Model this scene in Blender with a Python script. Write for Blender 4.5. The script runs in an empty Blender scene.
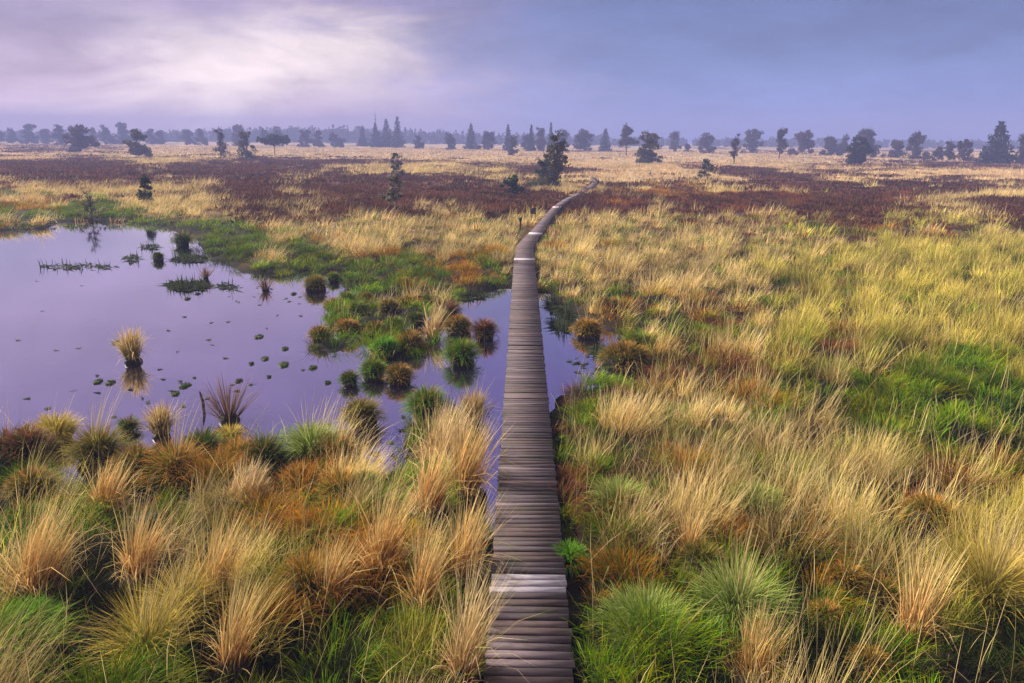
import bpy, math, numpy as np
from mathutils import Matrix, Vector

rng = np.random.default_rng(11)
R = math.radians
scene = bpy.context.scene
col = scene.collection
PI = math.pi

# ------------------------------------------------------------------ camera
CAM = np.array([0.0, 0.0, 6.1])
F, CX, CY = 750.0, 512.0, 341.5
pitch, yaw, roll = R(15.2), R(-0.75), R(0.5)
fwd = np.array([math.sin(yaw)*math.cos(pitch), math.cos(yaw)*math.cos(pitch), -math.sin(pitch)])
r0 = np.array([math.cos(yaw), -math.sin(yaw), 0.0])
u0 = np.cross(r0, fwd)
rgt = r0*math.cos(roll) + u0*math.sin(roll)
upv = u0*math.cos(roll) - r0*math.sin(roll)

def at(px, py, z=0.0):
    """the point of the plane at height z that stands at this place of the photograph"""
    d = fwd + (px-CX)/F*rgt - (py-CY)/F*upv
    s = (z-CAM[2])/d[2]
    return CAM + s*d

def pix(x, y, z):
    p = np.stack([x-CAM[0], y-CAM[1], z-CAM[2]], -1)
    c = np.maximum(p@fwd, 0.5)
    return CX + F*(p@rgt)/c, CY - F*(p@upv)/c

cam_d = bpy.data.cameras.new("camera")
cam = bpy.data.objects.new("camera", cam_d)
col.objects.link(cam)
cam_d.sensor_width = 36.0
cam_d.lens = 36.0*F/1024.0
cam_d.clip_start, cam_d.clip_end = 0.1, 6000
M4 = Matrix(((rgt[0], upv[0], -fwd[0], CAM[0]), (rgt[1], upv[1], -fwd[1], CAM[1]),
             (rgt[2], upv[2], -fwd[2], CAM[2]), (0, 0, 0, 1)))
cam.matrix_world = M4
scene.camera = cam

# ------------------------------------------------------------------ noise
def hsh(ix, iy, s):
    h = (ix.astype(np.int64)*374761393 + iy.astype(np.int64)*668265263 + s*974634777) & 0x7fffffff
    h = ((h ^ (h >> 13))*1274126177) & 0x7fffffff
    return ((h ^ (h >> 16)) & 0xffff)/65535.0

def vnoise(x, y, s=0):
    ix, iy = np.floor(x), np.floor(y)
    fx, fy = x-ix, y-iy
    fx, fy = fx*fx*(3-2*fx), fy*fy*(3-2*fy)
    a, b = hsh(ix, iy, s), hsh(ix+1, iy, s)
    c, d = hsh(ix, iy+1, s), hsh(ix+1, iy+1, s)
    return (a*(1-fx)+b*fx)*(1-fy) + (c*(1-fx)+d*fx)*fy

def fbm(x, y, s=0, o=4):
    v, a, t = 0, 0.5, 0
    for k in range(o):
        v = v + a*vnoise(x*2**k, y*2**k, s+k*17); t += a; a *= .5
    return v/t

def cells(x, y, size, seed=3):
    """hummocks of the bog: distance to the nearest hummock centre, that centre, and a random number of its own"""
    gx_, gy_ = np.floor(x/size), np.floor(y/size)
    best = np.full(x.shape, 1e9); bx = np.zeros(x.shape); by = np.zeros(x.shape); bi = np.zeros(x.shape)
    for di in (-1, 0, 1):
        for dj in (-1, 0, 1):
            ix, iy = gx_+di, gy_+dj
            px = (ix+.12+.76*hsh(ix, iy, seed))*size; py = (iy+.12+.76*hsh(ix, iy, seed+1))*size
            d = np.hypot(x-px, y-py)
            m = d < best
            best = np.where(m, d, best); bx = np.where(m, px, bx); by = np.where(m, py, by); bi = np.where(m, hsh(ix, iy, seed+2), bi)
    return best, bx, by, bi
CELL = 1.15

def sstep(a, b, x):
    t = np.clip((x-a)/(b-a), 0, 1)
    return t*t*(3-2*t)

# ------------------------------------------------------------------ pond outline (water level z = 0)
pond_px = [
 [(-330,238),(-120,233),(0,231),(45,229),(62,223),(130,222),(165,228),(192,241),(205,263),(245,272),(290,277),(315,270),
  (350,292),(322,308),(308,330),(312,350),(340,348),(364,347),(385,362),(420,356),(440,345),(446,325),(462,302),(480,294),(505,289),(545,294),
  (562,308),(582,322),(608,340),(626,358),(648,374),(634,388),(590,387),(556,394),(546,412),(520,440),(498,500),(488,545),(476,520),(478,440),(480,412),
  (450,414),(424,424),(408,436),(406,468),(368,472),(352,458),(330,448),(300,446),(262,452),(225,446),(190,450),(166,448),(120,452),(70,452),(40,444),(0,440),(-120,446),(-330,440)],
 [(58,452),(74,456),(74,480),(60,478)], [(112,474),(150,470),(152,512),(126,530),(108,506)],
 [(266,476),(286,474),(288,500),(268,498)], [(80,470),(110,474),(108,492),(84,490)],
]
ponds = [np.array([at(px, py)[:2] for px, py in P]) for P in pond_px]

def water_sd(x, y):
    """signed distance to the nearest shore: positive on land"""
    best = np.full(x.shape, 1e9)
    inside_any = np.zeros(x.shape, bool)
    for P in ponds:
        Q = np.roll(P, -1, 0)
        ins = np.zeros(x.shape, bool)
        for (ax, ay), (bx, by) in zip(P, Q):
            dx, dy = bx-ax, by-ay
            t = np.clip(((x-ax)*dx+(y-ay)*dy)/(dx*dx+dy*dy), 0, 1)
            best = np.minimum(best, np.hypot(x-ax-t*dx, y-ay-t*dy))
            if abs(dy) > 1e-9:
                c = ((ay > y) != (by > y)) & (x < dx*(y-ay)/dy + ax)
                ins ^= c
        inside_any |= ins
    return np.where(inside_any, -best, best)

def wsd(x, y):
    d = np.hypot(x, y)
    a = np.clip(d/45, .25, 1)
    return water_sd(x + (fbm(x*.7, y*.7, 5, 3)-.5)*1.3*a, y + (fbm(x*.7, y*.7, 6, 3)-.5)*1.3*a)

ISLE = []
for (a_, b_, c_, d_, k_) in [(398,316,88,32,.27),(235,250,95,26,.12),(180,474,150,26,.25),(70,470,90,30,.25),(40,215,120,12,.1),(600,345,70,30,.1)]:
    o_ = at(a_, b_, 0); e_ = at(a_+c_, b_, 0); f_ = at(a_, b_-d_, 0); g_ = at(a_, b_+d_, 0)
    ISLE.append((((o_[0]), (f_[1]+g_[1])/2), abs(e_[0]-o_[0]), abs(f_[1]-g_[1])/2, k_))
def land(x, y, sd=None):
    if sd is None: sd = wsd(x, y)
    dip = np.clip(sd, -2.0, 0)*.35 - .05*(sd < 0)
    rise = .16*sstep(0, 1.2, sd)
    bump = (fbm(x*.9, y*.9, 1, 4)-.42)*.26*sstep(-.1, 1.4, sd)*np.clip(1-y/260, .25, 1)
    f1, _, _, idn = cells(x, y, CELL)
    dk = sstep(.45, 1.1, np.abs(x-np.interp(y, bwy[:110], bwx[:110])))
    bump = bump*(.3+.7*dk) + dk*(.07+.19*idn)*np.clip(1-(f1/.62)**2, 0, 1)*sstep(.0, .5, sd)*np.clip(1-(y-50)/60, 0, 1)
    isl = np.zeros(x.shape)
    for (cx_, cy_), ra_, rb_, k_ in ISLE:
        isl = np.maximum(isl, k_*sstep(1.15, .8, ((x-cx_)/ra_)**2+((y-cy_)/rb_)**2))
    rise = rise - isl; bump = bump*(1+isl*3.0)
    return dip + rise + bump + .10*sstep(30, 120, y)*(sd > 0)

# ------------------------------------------------------------------ boardwalk centre line
DECK = 0.42
bw_px = [(529.6,760),(529.6,683),(528.3,580),(526.4,420),(524.8,300),(524.2,262),(525,247),(528.5,240),(537,231.7),(547.5,218),
         (557,207.5),(567,199.6),(581,192),(591,186.5),(596,181.5),(592,177.5),(580,175)]
bw = [at(a, b, DECK)[:2] for a, b in bw_px]
bw.insert(0, bw[0] + (bw[0]-bw[1])/np.linalg.norm(bw[0]-bw[1])*4.0)
bw = np.array(bw)
# smooth resample
seg = np.hypot(*np.diff(bw, axis=0).T); cum = np.r_[0, np.cumsum(seg)]
ss = np.arange(0, cum[-1], .5)
bwx, bwy = np.interp(ss, cum, bw[:, 0]), np.interp(ss, cum, bw[:, 1])
for _ in range(4):
    bwx[1:-1] = .25*bwx[:-2]+.5*bwx[1:-1]+.25*bwx[2:]; bwy[1:-1] = .25*bwy[:-2]+.5*bwy[1:-1]+.25*bwy[2:]

def deck_dist(x, y):
    out = np.full(x.shape, 1e9)
    k = slice(None, None, 2)
    px, py = bwx[k], bwy[k]
    for i in range(len(px)-1):
        if py[i] < 60:
            m = np.abs(y-py[i]) < 3.5
        else:
            m = np.abs(y-py[i]) < 14
        if not m.any(): continue
        ax, ay, dx, dy = px[i], py[i], px[i+1]-px[i], py[i+1]-py[i]
        t = np.clip(((x[m]-ax)*dx+(y[m]-ay)*dy)/(dx*dx+dy*dy+1e-9), 0, 1)
        out[m] = np.minimum(out[m], np.hypot(x[m]-ax-t*dx, y[m]-ay-t*dy))
    return out

# ------------------------------------------------------------------ which plant grows where
CL = ['P', 'S', 'Y', 'O', 'R', 'H', 'G', 'M', 'D']
ID = {c: i for i, c in enumerate(CL)}
GROUND = np.array([(.40,.31,.19), (.26,.18,.07), (.20,.17,.05), (.17,.085,.03), (.085,.035,.022),
                   (.082,.036,.025), (.035,.05,.014), (.06,.11,.018), (.012,.011,.008)])
# patches as read from the photograph: x, y, half width, half height, plant, share
PATCH = [
 (300,192,300,26,'H',.44),(90,172,170,16,'H',.46),(430,186,120,14,'H',.42),(210,165,120,9,'H',.72),(60,150,90,4,'H',.5),(330,152,220,6,'P',.92),(620,158,260,8,'P',.85),
 (120,201,75,7,'S',.85),(210,214,110,10,'S',.9),(330,208,60,6,'H',.9),(60,194,50,5,'S',.6),(170,160,60,4,'S',.7),(470,172,60,5,'S',.7),
 (440,250,140,34,'S',.95),(480,222,60,14,'S',.9),(300,232,120,14,'S',.8),(380,206,40,5,'S',.6),
 (40,214,110,12,'G',.92),(20,207,70,4,'O',.5),(150,228,40,9,'G',.9),(235,248,75,24,'G',.85),(300,262,50,18,'G',.85),(240,238,40,8,'O',.35),(370,290,70,26,'G',.85),(395,318,70,30,'G',.8),(330,262,40,9,'O',.3),(390,262,50,9,'G',.4),
 (840,186,260,9,'H',.5),(960,205,190,14,'H',.42),(760,204,150,9,'R',.55),(590,207,18,6,'H',1),(700,196,90,7,'O',.5),(900,222,160,9,'R',.35),(640,186,60,5,'H',.8),(930,166,130,4,'H',.8),(960,175,120,5,'P',.8),
 (660,262,130,44,'S',.95),(600,230,60,20,'S',.9),(890,275,170,48,'Y',.85),(760,240,140,16,'S',.55),(980,240,80,22,'G',.35),(905,325,70,14,'R',.6),(830,318,50,14,'H',.35),(690,215,60,5,'H',.5),(920,300,120,34,'S',.35),(1060,300,120,60,'Y',.8),
 (610,318,60,16,'O',.6),(580,300,30,12,'G',.6),(640,345,55,24,'G',.75),(625,365,40,16,'G',.9),(700,330,60,14,'G',.35),(700,315,60,10,'O',.4),(745,362,46,20,'R',.85),(740,352,30,9,'H',.8),(690,350,35,10,'S',.6),(830,350,40,10,'R',.6),
 (800,345,60,18,'Y',.5),(900,350,60,14,'S',.5),(980,350,60,22,'S',.6),
 (890,412,150,52,'G',.95),(960,400,110,46,'G',.9),(860,440,110,26,'G',.9),(1010,430,90,50,'G',.9),(900,384,30,8,'R',.6),(830,375,40,10,'R',.5),(900,468,130,10,'R',.85),(950,462,90,14,'H',.55),(1080,420,90,60,'G',.9),
 (690,440,60,90,'S',.96),(720,385,60,30,'S',.85),(760,430,28,24,'S',.7),(776,415,12,22,'D',.8),(745,455,16,20,'R',.8),(700,410,60,20,'O',.3),
 (595,430,46,36,'G',.7),(600,410,48,24,'R',.75),(590,398,36,12,'R',.8),(600,470,50,24,'R',.85),(610,520,56,30,'G',.7),(650,500,20,24,'R',.6),(600,540,50,24,'G',.8),(575,480,20,80,'G',.6),
 (820,470,110,34,'Y',.8),(800,490,100,40,'S',.7),(900,520,110,44,'S',.75),(960,510,90,40,'Y',.75),(880,560,60,36,'O',.45),(770,545,40,30,'D',.85),(720,540,30,24,'O',.5),(760,500,30,14,'G',.7),(1010,570,50,50,'Y',.6),
 (600,620,70,70,'G',.9),(650,600,60,40,'G',.9),(655,650,60,40,'M',.6),(730,640,60,50,'Y',.6),(790,610,60,30,'G',.8),(880,640,60,50,'M',.75),(830,600,40,30,'M',.5),(950,640,50,30,'M',.6),(980,660,60,30,'D',.9),(910,610,40,40,'S',.7),(1000,600,50,40,'Y',.7),(690,580,40,24,'G',.8),(700,620,30,20,'M',.6),(770,680,60,24,'S',.7),
 (180,470,230,34,'G',.6),(180,470,230,34,'O',.28),(60,520,120,50,'Y',.6),(20,570,50,50,'G',.7),(30,620,60,40,'M',.5),(90,600,70,40,'D',.9),(110,650,140,40,'D',.75),(220,540,140,56,'S',.85),(230,560,120,40,'Y',.4),(270,600,70,50,'Y',.4),(300,590,60,30,'O',.5),(200,640,80,40,'Y',.4),(330,650,60,50,'G',.7),(340,600,60,50,'G',.7),(350,668,80,18,'R',.6),(300,660,60,26,'D',.7),
 (400,308,95,42,'G',.96),(245,250,85,28,'G',.92),(390,282,70,14,'O',.3),(430,245,110,16,'S',.95),(620,352,60,24,'G',.8),
 (610,460,56,60,'R',.35),(600,600,55,80,'G',.6),(690,610,80,50,'G',.6),(820,620,110,50,'M',.5),(860,590,90,40,'D',.5),(90,620,110,60,'D',.6),(350,630,80,50,'D',.4),(410,640,50,40,'M',.5),
 (900,226,150,9,'R',.45),(700,224,100,7,'R',.35),(1000,214,90,8,'H',.6),(250,470,120,30,'G',.5),(120,540,70,30,'G',.5),(640,345,70,26,'G',.6),(690,330,60,16,'R',.5),(742,370,44,18,'R',.8),(600,318,50,14,'O',.6),(905,328,60,12,'R',.6),(820,350,60,14,'R',.5),(660,300,60,8,'O',.4),(760,300,60,8,'G',.4),
 (905,436,165,60,'G',.98),(890,478,130,13,'R',.8),(600,480,58,110,'G',.97),(655,560,40,40,'G',.7),(600,400,46,16,'R',.85),(605,470,46,26,'R',.7),(640,375,50,16,'O',.5),(590,560,40,30,'D',.5),(640,520,24,30,'R',.5),(800,610,130,60,'G',.5),(690,640,90,50,'G',.5),(880,640,90,50,'M',.5),(960,655,70,35,'D',.8),(110,640,135,65,'D',.8),(335,650,75,42,'D',.75),(600,630,45,70,'D',.5),
 (430,450,60,60,'S',.95),(400,520,60,46,'S',.7),(370,560,40,30,'G',.6),(400,600,60,60,'G',.7),(435,640,40,40,'M',.8),(455,610,40,60,'Y',.5),(470,660,24,40,'S',.6),(480,560,20,60,'G',.5),(440,560,50,40,'O',.35),
]
def cover(x, y, jitter=True):
    z = np.where(np.hypot(x, y) < 70, .38, .15)
    u, v = pix(x, np.maximum(y, 3.0), z)
    n = x.size
    d = np.hypot(x, y)
    # patch edges are frayed in the world, by about a fifth of the patch
    wx = (fbm(x*.16, y*.16, 31, 4)-.5); wy = (fbm(x*.16, y*.16, 57, 4)-.5)
    near = np.clip(14/d, .08, 1)
    uu = u + wx*F*2.4*near*np.clip(d/14, .6, 4)*.25 + rng.normal(0, 1, n)*(9 if jitter else 0)*near
    vv = v + wy*F*1.2*near*.22 + rng.normal(0, 1, n)*(7 if jitter else 0)*near
    c = np.full(n, ID['S'])
    big = fbm(x*.05, y*.028, 71, 4)
    c = np.where(v < 215, np.where(big > .50, ID['H'], ID['S']), c)
    c = np.where((v < 182) & (u > 560), np.where(big > .60, ID['H'], ID['P']), c)
    c = np.where(v < 162, np.where(fbm(x*.03, y*.02, 91, 4) > .60, ID['H'], ID['P']), c)
    c = np.where((v > 215) & (u > 780), np.where(fbm(x*.2, y*.2, 12, 3) > .42, ID['Y'], ID['S']), c)
    c = np.where((v > 215) & (v < 240) & (u > 560) & (fbm(x*.12, y*.12, 14, 3) > .57), ID['R'], c)
    fine = fbm(x*.55, y*.55, 43, 3)
    mixn = fbm(x*.8, y*.8, 47, 3)
    c = np.where(v > 375, np.select([mixn < .42, mixn < .50, mixn < .54, mixn < .60, mixn < .64], [ID['D'], ID['G'], ID['O'], ID['M'], ID['G']], ID['S']), c)
    for k, (a, b, ra, rb, t, sh) in enumerate(PATCH):
        q = ((uu-a)/ra)**2 + ((vv-b)/rb)**2
        m = q < 1
        if not m.any(): continue
        # share of the patch that this plant takes, in small world-space clumps
        tt = fbm(x[m]*.75/np.clip(d[m]/20, 1, 8), y[m]*.75/np.clip(d[m]/20, 1, 8), 200+k, 3)
        keep = (tt*.8+.2*rng.random(m.sum())) < np.interp(sh, [0, .5, .8, 1], [.25, .5, .64, 1])
        idx = np.flatnonzero(m)[keep]
        c[idx] = ID[t]
    c = np.where((c == ID['S']) & (fine > .66) & (d < 60), ID['O'], c)
    return c

# ------------------------------------------------------------------ materials
def mat(name):
    m = bpy.data.materials.new(name); m.use_nodes = True
    nt = m.node_tree; nt.nodes.clear()
    out = nt.nodes.new('ShaderNodeOutputMaterial')
    return m, nt, nt.nodes.new, nt.links.new, out

def plant_material(name, trans=.4, rough=.6):
    m, nt, N, L, out = mat(name)
    a = N('ShaderNodeAttribute'); a.attribute_name = 'tint'
    p = N('ShaderNodeBsdfPrincipled'); p.inputs['Roughness'].default_value = rough
    p.inputs['Specular IOR Level'].default_value = .06
    t = N('ShaderNodeBsdfTranslucent'); mx = N('ShaderNodeMixShader'); mx.inputs[0].default_value = trans
    L(a.outputs['Color'], p.inputs['Base Color']); L(a.outputs['Color'], t.inputs['Color'])
    L(p.outputs[0], mx.inputs[1]); L(t.outputs[0], mx.inputs[2]); L(mx.outputs[0], out.inputs[0])
    return m
M_GRASS = plant_material('grass_blades', .32)
M_LEAF = plant_material('foliage', .3)

def noise_material(name, c0, c1, scale, rough=.85, bump=.4, detail=6, attr=False, stretch=None):
    m, nt, N, L, out = mat(name)
    tc = N('ShaderNodeTexCoord'); mp = N('ShaderNodeMapping')
    if stretch: mp.inputs['Scale'].default_value = stretch
    L(tc.outputs['Object'], mp.inputs[0])
    n = N('ShaderNodeTexNoise'); n.inputs['Scale'].default_value = scale; n.inputs['Detail'].default_value = detail
    L(mp.outputs[0], n.inputs['Vector'])
    r = N('ShaderNodeValToRGB'); r.color_ramp.elements[0].position = .3; r.color_ramp.elements[1].position = .72
    r.color_ramp.elements[0].color = (*c0, 1); r.color_ramp.elements[1].color = (*c1, 1)
    L(n.outputs['Fac'], r.inputs[0])
    p = N('ShaderNodeBsdfPrincipled'); p.inputs['Roughness'].default_value = rough
    p.inputs['Specular IOR Level'].default_value = .12
    if attr:
        a = N('ShaderNodeAttribute'); a.attribute_name = 'tint'
        mm = N('ShaderNodeMix'); mm.data_type = 'RGBA'; mm.blend_type = 'MULTIPLY'; mm.inputs[0].default_value = 1
        L(a.outputs['Color'], mm.inputs[6]); L(r.outputs[0], mm.inputs[7]); L(mm.outputs[2], p.inputs['Base Color'])
    else:
        L(r.outputs[0], p.inputs['Base Color'])
    b = N('ShaderNodeBump'); b.inputs['Strength'].default_value = bump; b.inputs['Distance'].default_value = .02
    L(n.outputs['Fac'], b.inputs['Height']); L(b.outputs[0], p.inputs['Normal'])
    L(p.outputs[0], out.inputs[0])
    return m
M_GROUND = noise_material('moor_ground', (.55,.5,.5), (1.35,1.3,1.25), 3.2, 1.0, .8, 10, True)
M_PEAT = noise_material('wet_peat', (.012,.010,.007), (.035,.028,.018), 9, .6, .6)
M_BARK = noise_material('bark', (.04,.032,.028), (.12,.10,.09), 6, .9, .6, stretch=(3, 3, .6))
M_BIRCH = noise_material('birch_bark', (.16,.14,.13), (.5,.48,.46), 5, .8, .3, stretch=(1, 1, 3))
M_MOSSPAD = noise_material('floating_moss', (.012,.02,.008), (.06,.09,.02), 14, .7, .8)
M_POST = noise_material('dark_post_wood', (.015,.013,.012), (.05,.042,.038), 12, .8, .5, stretch=(4, 4, .6))
M_STEEL = noise_material('mast_steel', (.10,.10,.11), (.2,.2,.21), 4, .6, .1)
M_BEAM = noise_material('wet_beam_wood', (.025,.02,.017), (.085,.065,.055), 7, .75, .5, stretch=(3, .5, 3))
M_TWIG = noise_material('bare_twigs', (.03,.022,.022), (.07,.05,.05), 8, .9, .2)

# weathered planks
def plank_material():
    m, nt, N, L, out = mat('weathered_planks')
    tc = N('ShaderNodeTexCoord'); a = N('ShaderNodeAttribute'); a.attribute_name = 'tint'
    mp = N('ShaderNodeMapping'); mp.inputs['Scale'].default_value = (2.2, 17, 17); L(tc.outputs['Object'], mp.inputs[0])
    g = N('ShaderNodeTexNoise'); g.inputs['Scale'].default_value = 1.6; g.inputs['Detail'].default_value = 8; g.inputs['Roughness'].default_value = .65
    L(mp.outputs[0], g.inputs['Vector'])
    r = N('ShaderNodeValToRGB'); e = r.color_ramp.elements
    e[0].position, e[0].color = .30, (.55,.52,.52,1); e[1].position, e[1].color = .75, (1.25,1.2,1.2,1)
    L(g.outputs['Fac'], r.inputs[0])
    mm = N('ShaderNodeMix'); mm.data_type = 'RGBA'; mm.blend_type = 'MULTIPLY'; mm.inputs[0].default_value = 1
    L(a.outputs['Color'], mm.inputs[6]); L(r.outputs[0], mm.inputs[7])
    # blotches of damp and green algae
    n2 = N('ShaderNodeTexNoise'); n2.inputs['Scale'].default_value = 2.6; n2.inputs['Detail'].default_value = 6; L(tc.outputs['Object'], n2.inputs['Vector'])
    r2 = N('ShaderNodeValToRGB'); r2.color_ramp.elements[0].position = .5; r2.color_ramp.elements[1].position = .72; L(n2.outputs['Fac'], r2.inputs[0])
    s = N('ShaderNodeMath'); s.operation = 'MULTIPLY'; s.inputs[1].default_value = .5; L(r2.outputs[0], s.inputs[0])
    m2 = N('ShaderNodeMix'); m2.data_type = 'RGBA'; m2.inputs[7].default_value = (.05,.058,.026,1)
    L(s.outputs[0], m2.inputs[0]); L(mm.outputs[2], m2.inputs[6])
    p = N('ShaderNodeBsdfPrincipled'); L(m2.outputs[2], p.inputs['Base Color'])
    rr = N('ShaderNodeMapRange'); p.inputs['Specular IOR Level'].default_value = .2; rr.inputs[3].default_value = .9; rr.inputs[4].default_value = .6; L(g.outputs['Fac'], rr.inputs[0]); L(rr.outputs[0], p.inputs['Roughness'])
    b = N('ShaderNodeBump'); b.inputs['Strength'].default_value = .45; b.inputs['Distance'].default_value = .005
    L(g.outputs['Fac'], b.inputs['Height']); L(b.outputs[0], p.inputs['Normal']); L(p.outputs[0], out.inputs[0])
    return m
M_PLANK = plank_material()

def water_material():
    m, nt, N, L, out = mat('bog_water')
    tc = N('ShaderNodeTexCoord')
    n = N('ShaderNodeTexNoise'); n.inputs['Scale'].default_value = 2.2; n.inputs['Detail'].default_value = 5; L(tc.outputs['Object'], n.inputs['Vector'])
    b = N('ShaderNodeBump'); b.inputs['Strength'].default_value = .22; b.inputs['Distance'].default_value = .012; L(n.outputs['Fac'], b.inputs['Height'])
    g = N('ShaderNodeBsdfGlossy'); g.inputs['Color'].default_value = (.93,.92,.97,1); g.inputs['Roughness'].default_value = .03
    d = N('ShaderNodeBsdfDiffuse'); d.inputs['Color'].default_value = (.02,.015,.03,1)
    lw = N('ShaderNodeFresnel'); lw.inputs['IOR'].default_value = 1.33
    mr = N('ShaderNodeMapRange'); mr.inputs[1].default_value = .02; mr.inputs[2].default_value = .45; mr.inputs[3].default_value = .62; mr.inputs[4].default_value = .97
    L(lw.outputs[0], mr.inputs[0])
    mx = N('ShaderNodeMixShader'); L(mr.outputs[0], mx.inputs[0]); L(d.outputs[0], mx.inputs[1]); L(g.outputs[0], mx.inputs[2])
    L(b.outputs[0], g.inputs['Normal']); L(mx.outputs[0], out.inputs[0])
    return m
M_WATER = water_material()

# ------------------------------------------------------------------ mesh helpers
class Build:
    """collects vertices, faces and colours; build() links them as ONE mesh object"""
    def __init__(s): s.v, s.c, s.tri, s.quad, s.n = [], [], [], [], 0
    def add(s, v, c, tri=None, quad=None):
        v = np.asarray(v, float).reshape(-1, 3)
        c = np.broadcast_to(np.asarray(c, float), (len(v), 3))
        s.v.append(v); s.c.append(c)
        if tri is not None and len(tri): s.tri.append(np.asarray(tri, int).reshape(-1, 3)+s.n)
        if quad is not None and len(quad): s.quad.append(np.asarray(quad, int).reshape(-1, 4)+s.n)
        s.n += len(v)
    def build(s, name, material, parent=None, loc=None, smooth=False):
        me = bpy.data.meshes.new(name)
        v = np.concatenate(s.v); c = np.concatenate(s.c)
        t = np.concatenate(s.tri) if s.tri else np.zeros((0, 3), int)
        q = np.concatenate(s.quad) if s.quad else np.zeros((0, 4), int)
        if loc is not None: v = v - np.asarray(loc, float)
        me.vertices.add(len(v)); me.vertices.foreach_set('co', v.astype(np.float32).ravel())
        loops = np.concatenate([t.ravel(), q.ravel()]).astype(np.int32)
        me.loops.add(len(loops)); me.loops.foreach_set('vertex_index', loops)
        me.polygons.add(len(t)+len(q))
        ls = np.concatenate([np.arange(len(t))*3, len(t)*3+np.arange(len(q))*4]).astype(np.int32)
        me.polygons.foreach_set('loop_start', ls)
        if smooth: me.polygons.foreach_set('use_smooth', np.ones(len(ls), bool))
        at_ = me.attributes.new('tint', 'FLOAT_COLOR', 'POINT')
        at_.data.foreach_set('color', np.concatenate([np.clip(c, 0, 1.5), np.ones((len(c), 1))], 1).astype(np.float32).ravel())
        me.update(calc_edges=True)
        me.materials.append(material)
        o = bpy.data.objects.new(name, me); col.objects.link(o)
        if parent is not None: o.parent = parent
        elif loc is not None: o.location = Vector([float(k) for k in loc])
        return o

def box(b, c, ax, ay, az, color=(1, 1, 1)):
    c, ax, ay, az = [np.asarray(k, float) for k in (c, ax, ay, az)]
    v = [c + sx*ax + sy*ay + sz*az for sz in (-1, 1) for sx, sy in ((-1, -1), (1, -1), (1, 1), (-1, 1))]
    b.add(v, color, quad=[(3, 2, 1, 0), (4, 5, 6, 7), (0, 1, 5, 4), (1, 2, 6, 5), (2, 3, 7, 6), (3, 0, 4, 7)])

def tube(b, pts, rad, sides=6, color=(1, 1, 1)):
    pts = np.asarray(pts, float); n = len(pts)
    rad = np.broadcast_to(rad, (n,))
    t = np.gradient(pts, axis=0); t /= np.linalg.norm(t, axis=1)[:, None]+1e-9
    ref = np.array([1, 0, 0]) if abs(t[0][0]) < .8 else np.array([0, 1, 0])
    u = np.cross(t, ref); u /= np.linalg.norm(u, axis=1)[:, None]; w = np.cross(t, u)
    a = np.arange(sides)*2*PI/sides
    v = pts[:, None] + rad[:, None, None]*(np.cos(a)[None, :, None]*u[:, None] + np.sin(a)[None, :, None]*w[:, None])
    v = np.concatenate([v.reshape(-1, 3), pts[-1:], pts[:1]])
    q = [(i*sides+j, i*sides+(j+1) % sides, (i+1)*sides+(j+1) % sides, (i+1)*sides+j) for i in range(n-1) for j in range(sides)]
    tr = [((n-1)*sides+j, (n-1)*sides+(j+1) % sides, n*sides) for j in range(sides)] + [((j+1) % sides, j, n*sides+1) for j in range(sides)]
    b.add(v, color, tri=tr, quad=q)

def blades(b, root, az, lean, L, bend, width, c0, c1, segs=3, cpow=1.0):
    n = len(root)
    if n == 0: return
    h = np.stack([np.cos(az), np.sin(az), np.zeros(n)], 1)
    wa = az + PI/2 + rng.normal(0, .7, n)
    w = np.stack([np.cos(wa), np.sin(wa), np.zeros(n)], 1)*width[:, None]*.5
    p = root.copy(); V = []; C = []
    for k in range(segs+1):
        t = k/segs
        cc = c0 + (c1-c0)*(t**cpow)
        if k < segs:
            f = (1-.55*t) if segs > 1 else 1.0
            V += [p-w*f, p+w*f]; C += [cc, cc]
        else:
            V += [p]; C += [cc]
        th = lean + bend*(t+.5/segs)
        p = p + (L/segs)[:, None]*(np.sin(th)[:, None]*h + np.cos(th)[:, None]*np.array([0, 0, 1.0]))
    m = 2*segs+1
    V = np.stack(V, 1).reshape(-1, 3); C = np.stack(C, 1).reshape(-1, 3)
    base = np.arange(n)*m
    quads = [np.stack([base+2*k, base+2*k+1, base+2*k+3, base+2*k+2], 1) for k in range(segs-1)]
    tri = np.stack([base+2*segs-2, base+2*segs-1, base+2*segs], 1)
    b.add(V, C, tri=tri, quad=np.concatenate(quads) if quads else None)

WIND = math.atan2(.75, .62)       # the grass leans away to the right
def A(*c): return np.array(c, float)
# colours of each plant: root, tip, alternative root, alternative tip
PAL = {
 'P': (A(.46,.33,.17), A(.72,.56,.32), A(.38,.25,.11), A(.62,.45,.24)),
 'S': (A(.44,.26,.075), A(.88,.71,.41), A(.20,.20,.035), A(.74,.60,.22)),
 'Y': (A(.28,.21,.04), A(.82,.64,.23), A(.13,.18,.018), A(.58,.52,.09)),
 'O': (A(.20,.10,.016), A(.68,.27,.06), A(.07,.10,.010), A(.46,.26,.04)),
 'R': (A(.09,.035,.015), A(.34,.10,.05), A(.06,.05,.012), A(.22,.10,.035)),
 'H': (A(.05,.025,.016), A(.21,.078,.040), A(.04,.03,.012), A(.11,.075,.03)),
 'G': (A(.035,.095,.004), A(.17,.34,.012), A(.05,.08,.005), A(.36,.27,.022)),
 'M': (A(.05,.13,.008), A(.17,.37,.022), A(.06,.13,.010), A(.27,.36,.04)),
 'D': (A(.008,.014,.003), A(.026,.048,.007), A(.010,.009,.004), A(.045,.026,.010)),
}
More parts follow.
